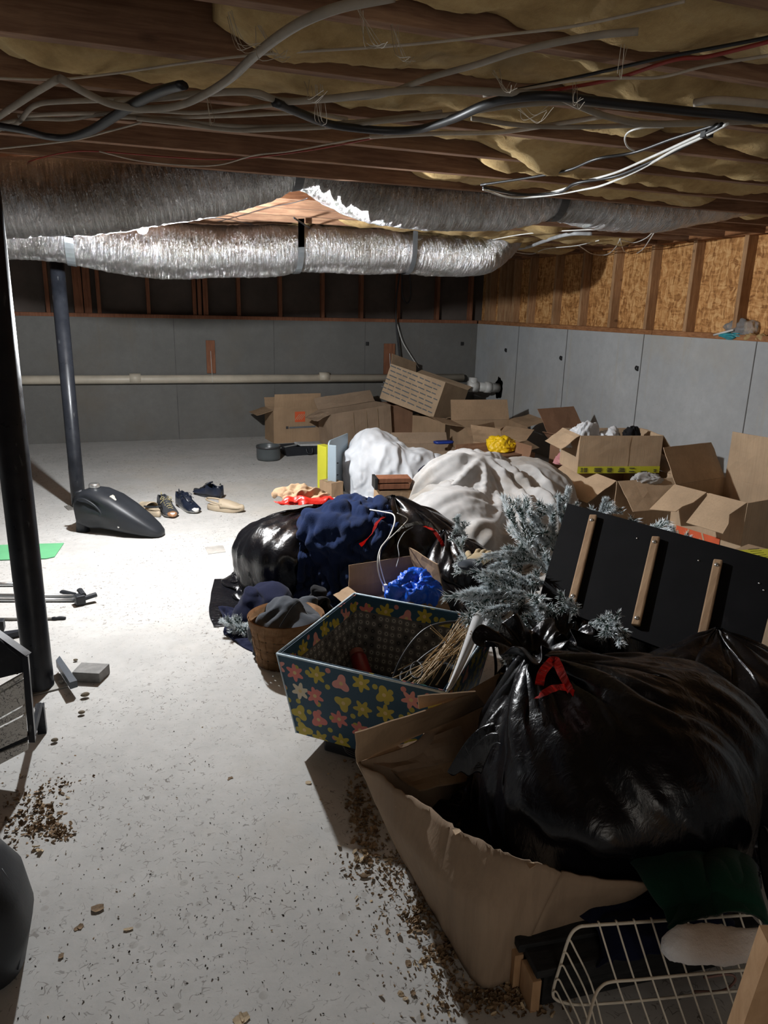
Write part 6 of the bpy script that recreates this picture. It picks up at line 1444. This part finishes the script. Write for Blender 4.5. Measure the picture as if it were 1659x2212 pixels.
# ------------------------------------------------------------ torn carton in the foreground
nc = thing('torn_carton', 'large battered carton in the foreground holding the big black bag', 'box', (1.0, 1.5, 0))
NO = nc.location
rimA, rimB, rimB2 = onz(772, 1648, .31), onz(1000, 1798, .33), onz(1214, 1884, .30)
botA, botB, botN = onz(872, 1860, .002), onz(945, 1990, .002), onz(1100, 2124, .002)
def nwall(name, top, bot, seed, amp=.012, mat='card_grey', nu=18, nv=10, pleat=0, bulge=0):
    """wall over a curved rim and foot line"""
    T = crom(top, 6); B2 = crom(bot, 6); bm = bmx(); g = {}
    for i in range(nu+1):
        f = i/nu*(len(T)-1); k = min(int(f), len(T)-2); a = T[k].lerp(T[k+1], f-k)
        f = i/nu*(len(B2)-1); k = min(int(f), len(B2)-2); c_ = B2[k].lerp(B2[k+1], f-k)
        for j in range(nv+1):
            s = j/nv; p = c_.lerp(a, s); w = amp*noise.noise((i*.3, s*2, seed))*(1 if 0 < j else 0)
            if pleat and s > .55: w += pleat*(s-.55)/.45*(abs(noise.noise((i*.55, 0, seed)))*2-.5)
            w += bulge*math.sin(PI*min(1, i/nu*1.15))**.6*(s/.66 if s < .66 else (1-s)/.34)
            g[i, j] = bm.verts.new(p-NO+Vector((-.8, -.5, .0))*w+(Vector((0, 0, .004*noise.noise((i*.35, 3, seed)))) if j == nv else Vector((0, 0, 0))))
    for i in range(nu):
        for j in range(nv): bm.faces.new((g[i, j], g[i+1, j], g[i+1, j+1], g[i, j+1]))
    o = obj(name, bm, M[mat], nc, True); md = o.modifiers.new('thick', 'SOLIDIFY'); md.thickness = .006; md.offset = -1; return o
nwall('front_wall', [rimA, onz(890, 1725, .325), rimB, onz(1110, 1850, .33), rimB2], [botA, botB, onz(1029, 2126, .002), botN], 3, .010, nu=46, nv=18, pleat=.010, bulge=.05)
C2 = onz(1430, 1900, .29); C3p = onz(1480, 1925, .25)
nwall('side_wall', [rimB2, onz(1300, 1900, .28), C2, C2+Vector((.22, .12, .0))], [botN, botN+Vector((.14, .03, 0)), botN+Vector((.30, .08, 0)), botN+Vector((.55, .2, 0))], 5, .008, nu=24)
D_b = rimA+Vector((.64, .36, 0))
nwall('back_wall', [rimA, onz(905, 1612, .31)+Vector((0, .02, 0)), rimA+Vector((.34, .19, .0)), D_b], [botA+Vector((.0, .0, 0)), botA+Vector((.3, .18, 0)), botA+Vector((.42, .25, 0)), botA+Vector((.6, .36, 0))], 7, .006)
nwall('far_wall', [D_b, D_b+Vector((.25, -.3, 0)), C2+Vector((.22, .12, .0))], [botA+Vector((.6, .36, .0)), botN+Vector((.75, .6, 0)), botN+Vector((.55, .2, 0))], 9, .004)
obj('bottom_panel', poly_prism(bmx(), [q-NO for q in (botA, botB, botN, botN+Vector((.55, .2, 0)), botA+Vector((.6, .36, 0)))][::-1], -.004), M['card_grey'], nc)
# flaps: back one standing, one folded inward in the light, the front flap creased outward
def nflap(pts, th=.005, mat='card', nu=14, seed=1, amp=.006): return obj('flap', quad_panel(bmx(), [p-NO for p in pts], th, nu, 6, warp_panel(seed, amp)), M[mat], nc)
nflap([rimA, onz(1050, 1525, .31), onz(1028, 1498, .43), onz(768, 1584, .42)], seed=2, amp=.008)
nflap([onz(770, 1640, .305), onz(995, 1570, .27), onz(1010, 1640, .20), onz(860, 1668, .27)], mat='card_grey', seed=4, amp=.012)
nflap([onz(830, 1660, .25), onz(1020, 1600, .22), onz(1040, 1680, .16), onz(905, 1708, .24)], mat='card', seed=6, amp=.012)
nflap([onz(905, 1532, .40), onz(1030, 1500, .42), onz(1028, 1494, .45), onz(903, 1505, .45)], mat='card', seed=8, amp=.003)
# paper chips stuck on it
for k, (u, v) in enumerate(((985, 1798), (1145, 1870), (818, 1588), (968, 1850))):
    bm = bmx(); c_ = onz(u, v, .335 if k != 3 else .25)-NO; poly_prism(bm, [c_+Vector((-.008, -.012, .004)), c_+Vector((.01, -.008, .006)), c_+Vector((.012, .006, .002)), c_+Vector((-.004, .012, .0))], .0015); obj('paper_chip', bm, M['card_pale'], nc)

# ------------------------------------------------------------ planks, wire rack, stocking, right edge
M['black_wood'] = wood('black_stained_wood', (.010, .010, .011), (.035, .035, .035), (2, 12, 12), 5, knots=False); M['pine'] = wood('cut_pine', (.42, .24, .12), (.58, .36, .20), (6, 6, 2), 4, knots=False)
for k, (u, v, dy, hh, lb, ln) in enumerate(((1112, 2128, .0, .13, 'farther black-stained plank on edge beside the torn carton', .62), (1150, 2178, .0, .12, 'nearer black-stained plank on edge behind the wire rack', .58))):
    p = onz(u, v); t_ = thing('stained_plank', lb, 'plank', (p.x, p.y, 0), -.12+.03*k)
    obj('board', box(bmx(), (ln/2+.012, .018, hh/2), (ln-.02, .036, hh-.004), None, .002), M['black_wood'], t_)
    obj('end_board', box(bmx(), (.0, .02, (hh-.03)/2), (.022, .062, hh-.03), None, .002), M['pine'], t_)
    obj('top_board', box(bmx(), (ln/2, .02, hh-.008), (ln+.01, .07, .022), None, .003), M['black_wood'], t_)
bl2 = onz(1400, 2010, .12); crumple('blue_cloth', 'dark blue cloth in the shade behind the wire rack', 'cloth', bl2, (.3, .14), M['navy_cloth'], 61, amp=.03, fq=9)
wr_ = thing('wire_rack', 'cream coated wire rack standing tipped in the lower right corner', 'wire rack', onz(1400, 2120, .12))
M['cream_wire'] = simple('cream_wire', (.74, .67, .55), .45, .15, 20, bs=.05)
WL = wr_.location
def wire(pts, r_, name='wire', n=8):
    P = crom([onz(u, v, z)-WL for u, v, z in pts], n); return obj(name, tube(bmx(), P, r_, 8), M['cream_wire'], wr_, True)
wire([(1238, 2170, .052), (1203, 2160, .06), (1195, 2140, .075), (1212, 2080, .14), (1230, 2025, .22), (1248, 2004, .245), (1275, 1999, .25), (1350, 1994, .25), (1500, 1984, .25), (1640, 1975, .25), (1720, 1972, .25)], .0036, 'frame_wire')
wire([(1200, 2158, .058), (1240, 2170, .05), (1330, 2166, .045), (1450, 2155, .042), (1530, 2146, .04), (1720, 2130, .04)], .0032, 'frame_wire')
wire([(1240, 2290, .10), (1268, 2212, .13), (1284, 2155, .145), (1298, 2132, .15), (1320, 2121, .15), (1380, 2116, .15), (1480, 2106, .15), (1600, 2096, .15), (1720, 2090, .15)], .0034, 'frame_wire')
for k in range(11):
    u = 1293+38*k; v = 1998-2.6*k
    wire([(u-1, v-7, .252), (u+1, v-4, .256), (u+4, v+8, .245), (u+38, v+118-k*1.0, .152), (u+78, v+232, .06)], .0022, 'cross_wire', 5)
for (u, v, z) in ((1229, 2035, .205), (1221, 2062, .17), (1214, 2090, .135), (1205, 2120, .10), (1199, 2146, .075)):
    wire([(u-5, v-2, z+.004), (u+2, v-4, z+.006), (u+12, v+14, z-.01), (u+48, v+90, z*.45), (u+75, v+190, .02)], .0022, 'cross_wire', 5)
# stocking
sk2 = thing('christmas_stocking', 'dark green velvet stocking with a white plush cuff draped over the wire rack', 'stocking', onz(1520, 2000, .27))
SL = sk2.location
n_ = 60; P = np.zeros((n_, n_, 3))
ctr = [(1362, 1860, .30, 1610, 1868, .33), (1400, 1905, .31, 1620, 1900, .34), (1425, 1955, .29, 1632, 1945, .33), (1442, 1985, .275, 1640, 1975, .31), (1450, 2018, .265, 1645, 2000, .30)]
top_ = crom([onz(a[0], a[1], a[2]) for a in ctr], 15)[:60]; rt_ = crom([onz(a[3], a[4], a[5]) for a in ctr], 15)[:60]
for i in range(n_):
    for j in range(n_):
        s = j/(n_-1); p = top_[min(i, 59)].lerp(rt_[min(i, 59)], s); P[i, j] = tuple(p-SL+Vector((0, 0, .045*math.sin(PI*s)**.6)))
P = wrinkle(P, False, .018, 9, 9, 5, 'xyz', .8)+np.array((0, 0, .0))
o = grid_mesh('stocking_leg', P, M['green_velvet'], sk2, thick=.012, sub=1, origin=(0, 0, 0)); o.location = (0, 0, 0)
bm = bmx(); secs = []
a0_, a1_ = onz(1428, 2040, .285), onz(1668, 2030, .315); dd = (a1_-a0_).normalized(); nz = Vector((0, 0, 1)); sd = nz.cross(dd).normalized()
hv_ = (onz(1540, 2000, .31)-onz(1540, 2078, .28))*.5
for k in range(26):
    s = k/25; c_ = a0_.lerp(a1_, s)-SL; e = (1-(1-min(1, s/.14))**2)**.5 if s < .14 else 1; e *= (1 if s < .93 else .85)
    secs.append((c_+Vector((0, -.004*math.sin(s*9), .006*math.sin(s*7)-.008*(s > .2)*math.sin(PI*s))), hv_*(.72+.28*math.sin(PI*min(1, s*1.25)))*max(.35, e), nz*.024*max(.5, e), 2.4))
shell_loft(bm, secs, 36); bmesh.ops.recalc_face_normals(bm, faces=bm.faces)
for v in bm.verts: v.co += v.co.normalized()*0+Vector((0, 0, 1))*.003*noise.noise(v.co*60)+Vector((.002, .002, .002))*noise.noise(v.co*150)
obj('plush_cuff', bm, M['white_fur'], sk2, True)
wire2 = thing('wire_loop', 'pinkish coated wire loop on the floor under the stocking', 'wire', onz(1560, 2150, .02))
obj('loop', tube(bmx(), [p-wire2.location for p in crom([onz(1500, 2142, .03), onz(1560, 2140, .03), (onz(1588, 2118, .035)), onz(1575, 2105, .04), onz(1520, 2112, .035)], 6)], .003, 6), simple('pink_wire', (.32, .18, .15), .5), wire2, True)
# round black pan at the right edge
pb = onz(1672, 1875, .32)
pn = thing('black_pan', 'dusty round black pan seen edge-on at the right margin', 'pan', pb, Matrix.Rotation(.5, 3, 'Z') @ Matrix.Rotation(R(80), 3, 'X') @ Matrix.Rotation(.5, 3, 'Y'))
obj('pan_body', lathe(bmx(), [(0, .03), (.06, .028), (.078, .018), (.085, -.01), (.088, -.012), (.082, .02), (.062, .034), (0, .036)], 40), simple('dusty_black_metal', (.045, .042, .038), .6, .4, 12), pn, True)
obj('rim', lathe(bmx(), [(.084, -.014), (.09, -.014), (.09, -.008), (.084, -.008)], 40), M['post'], pn, True)
# post of planed timber in the lower right corner
wa, wbt = onz(1604, 2212, .35), onz(1662, 2055, .55)
tp2 = thing('timber_post', 'pale planed timber corner at the lower right edge, closest to the camera', 'timber', (wa.x+.04, wa.y-.0, 0))
pts0 = [onz(1588, 2260, .30), onz(1664, 2048, .58)]
d_ = (pts0[1]-pts0[0])
bm = bmx(); quad_panel(bm, [onz(1590, 2260, .30)-tp2.location, onz(1800, 2260, .30)-tp2.location, onz(1800, 2048, .58)-tp2.location, onz(1664, 2048, .58)-tp2.location], .038, 1, 1); obj('timber_face', bm, M['pine'], tp2)
tp2.location.z = 0
obj('leg', box(bmx(), (onz(1700, 2250, .30)-tp2.location)/1-Vector((0, 0, .16)), (.05, .05, .30)), M['pine'], tp2)
# dark junk under the board and at the right: cloth filling
heap('black_cloth', 'black cloth filling the gap between the big bag and the board', 'cloth', (1.62, 2.15), (.55, .4), 56, M['dark_cloth'], lumps((1.62, 2.15), (.4, .3), .36, 5, 71), 71, .15, -.6, .46, .05, 40, wr=((.04, 7, 7, 3, XY, .8),))

# ------------------------------------------------------------ litter
M['leaf'] = simple('dry_leaf', (.20, .13, .07), .9, .6, 25, bs=.2); M['leaf_pale'] = simple('pale_chip', (.42, .32, .20), .85, .35, 20, bs=.2)
def leaf(bm, p, s, rs):
    m4 = Matrix.Translation(p) @ Euler((rs.uniform(-.7, .7), rs.uniform(-.7, .7), rs.uniform(0, 6.3))).to_matrix().to_4x4(); g = {}
    asp = rs.uniform(.3, .9); cu = rs.uniform(-.6, .9)
    for i in range(4):
        for j in range(3):
            u, v = i/3-.5, j/2-.5; w = (1-1.5*u*u)
            g[i, j] = bm.verts.new(m4 @ Vector((u*s, v*s*asp*w, cu*s*(u*u+v*v)+s*.06*rs.uniform(-1, 1))))
    for i in range(3):
        for j in range(2): bm.faces.new((g[i, j], g[i+1, j], g[i+1, j+1], g[i, j+1]))
def litter(lb, areas, mat, seed, name='leaf_litter'):
    rs = random.Random(seed); bm = bmx()
    for (u, v, su, sv, n, s0, s1) in areas:
        for k in range(n):
            p = onz(rs.gauss(u, su), rs.gauss(v, sv)); s = rs.uniform(s0, s1); p.z = s*.2; leaf(bm, p, s, rs)
    return tag(obj(name, bm, mat), lb, 'litter', kind='stuff')
litter('scatter of brown leaf crumbs on the floor at the lower left', [(75, 1740, 30, 22, 110, .006, .02), (95, 1785, 28, 12, 90, .006, .02), (130, 1800, 16, 12, 60, .006, .018), (20, 1800, 22, 25, 60, .006, .016), (140, 1690, 25, 12, 22, .005, .012), (80, 1720, 60, 60, 60, .003, .008), (200, 1850, 130, 90, 60, .003, .007)], M['leaf'], 1)
litter('drift of dry leaves along the foot of the torn carton', [(775, 1740, 18, 40, 150, .006, .022), (800, 1800, 18, 35, 150, .006, .02), (850, 1880, 22, 35, 170, .004, .014), (905, 1975, 20, 30, 170, .005, .018), (960, 2060, 20, 28, 170, .005, .018), (1040, 2150, 45, 16, 260, .004, .016), (1130, 2165, 40, 14, 120, .005, .018), (960, 2120, 60, 30, 90, .003, .008), (830, 1950, 40, 70, 120, .003, .008), (780, 1870, 30, 20, 60, .004, .015), (1000, 2180, 60, 20, 60, .004, .014)], M['leaf'], 2)
litter('pale wood chips scattered over the concrete floor', [(90, 1745, 40, 30, 30, .006, .016), (80, 1838, 10, 5, 5, .015, .028), (780, 1850, 12, 8, 8, .012, .03), (830, 1965, 30, 60, 10, .006, .016), (700, 1600, 20, 40, 6, .006, .012), (960, 2100, 60, 40, 26, .006, .016), (840, 1865, 10, 6, 6, .01, .02), (500, 1700, 240, 200, 26, .003, .008), (920, 2180, 30, 15, 5, .01, .02), (1090, 2170, 60, 20, 14, .008, .02)], M['leaf_pale'], 3, 'wood_chips')
litter('tiny dark specks and grit on the concrete floor', [(450, 1900, 260, 180, 320, .002, .006), (330, 1500, 170, 160, 160, .002, .006), (350, 2100, 240, 70, 120, .002, .007), (700, 1950, 120, 120, 120, .002, .006), (420, 1050, 160, 50, 50, .004, .010)], simple('grit', (.05, .042, .035), .9, .3), 4, 'grit')
for k, (u, v, s, nm, mt_) in enumerate(((785, 1898, .042, 'curled brown leaf on the floor left of the torn carton', 'leaf'), (210, 1965, .04, 'slender dry leaf on the bare floor at the lower left', 'leaf'), (277, 2009, .03, 'pale chip of wood right of the slender dry leaf', 'leaf_pale'), (170, 2004, .03, 'small twig-like chip beside the black plastic case', 'leaf'), (497, 1682, .028, 'small brown leaf alone on the middle of the floor', 'leaf'), (522, 2202, .045, 'pale wood chip at the bottom edge of the floor', 'leaf_pale'), (132, 2066, .028, 'dark crumpled scrap on the floor beside the case', 'leaf'), (93, 1180+0, .0, '', ''), (665, 1692, .03, 'papery chip beside the dark shadow of the floral box', 'leaf_pale'), (838, 2012, .026, 'rolled leaf fragment on the floor near the torn carton', 'leaf'), (882, 2082, .024, 'brown husk on the floor near the carton foot', 'leaf'))):
    if not s: continue
    rs = random.Random(k+70); bm = bmx(); p = onz(u, v); leaf(bm, Vector((0, 0, 0)), s*.8, rs); leaf(bm, Vector((s*.06, s*.06, .002)), s*.6, rs)
    for w in bm.verts: w.co.z *= .22
    mz = min(w.co.z for w in bm.verts); bmesh.ops.translate(bm, verts=bm.verts, vec=(0, 0, -mz+.001)); tag(obj('dry_leaf', bm, M[mt_], None, False, p), nm, 'leaf')
# zip bag and foam scraps on the concrete ledge at the right
zb_ = thing('zip_bag', 'clear zip bag with a turquoise base on the ledge of the right wall', 'plastic bag', onx(1590, 735, XR+.03)); ZL = zb_.location
m, t, b = nt('clear_film'); setb(t, b, (.62, .66, .68), .15); b.inputs['Transmission Weight'].default_value = .75; b.inputs['IOR'].default_value = 1.15; bump(t, b, noise_tex(t, coords(t), 25, 4), .8, .01); M['film'] = m
def lump(nm, c_, s_, mt_, sd_, amp=.3, fr_=14):
    bm = bmx(); bmesh.ops.create_icosphere(bm, subdivisions=4, radius=1)
    for v in bm.verts:
        k = 1+amp*(abs(noise.noise(v.co*1.3+Vector((sd_, 0, 0))))*2-.4)+amp*.4*noise.noise(v.co*4+Vector((sd_, 0, 0))); v.co = Vector((v.co.x*s_[0]*k+c_[0], v.co.y*s_[1]*k+c_[1], v.co.z*s_[2]*k+c_[2]))
    return bm
obj('bag_film', lump('', (.04, .0, .075), (.06, .15, .08), None, 3), M['film'], zb_, True)
obj('turquoise_base', lump('', (.0, .06, .03), (.05, .12, .03), None, 5), simple('turquoise', (.03, .25, .30), .4), zb_, True)
obj('zip_edge', tube(bmx(), [(-.03, .2, .03), (-.04, .0, .075)], .008, 8), M['white_rubber'], zb_, True)
for k, (dy, nm) in enumerate(((-.14, 'yellow foam scrap on the ledge next to the zip bag'), (-.24, 'second yellow foam scrap on the ledge at the right margin'))):
    tag(obj('foam_scrap', lump('', (0, 0, .025), (.035, .05, .028), None, 8+k), M['wool'], None, True, (XR+.03, ZL.y+dy, ZC+.002)), nm, 'scrap')
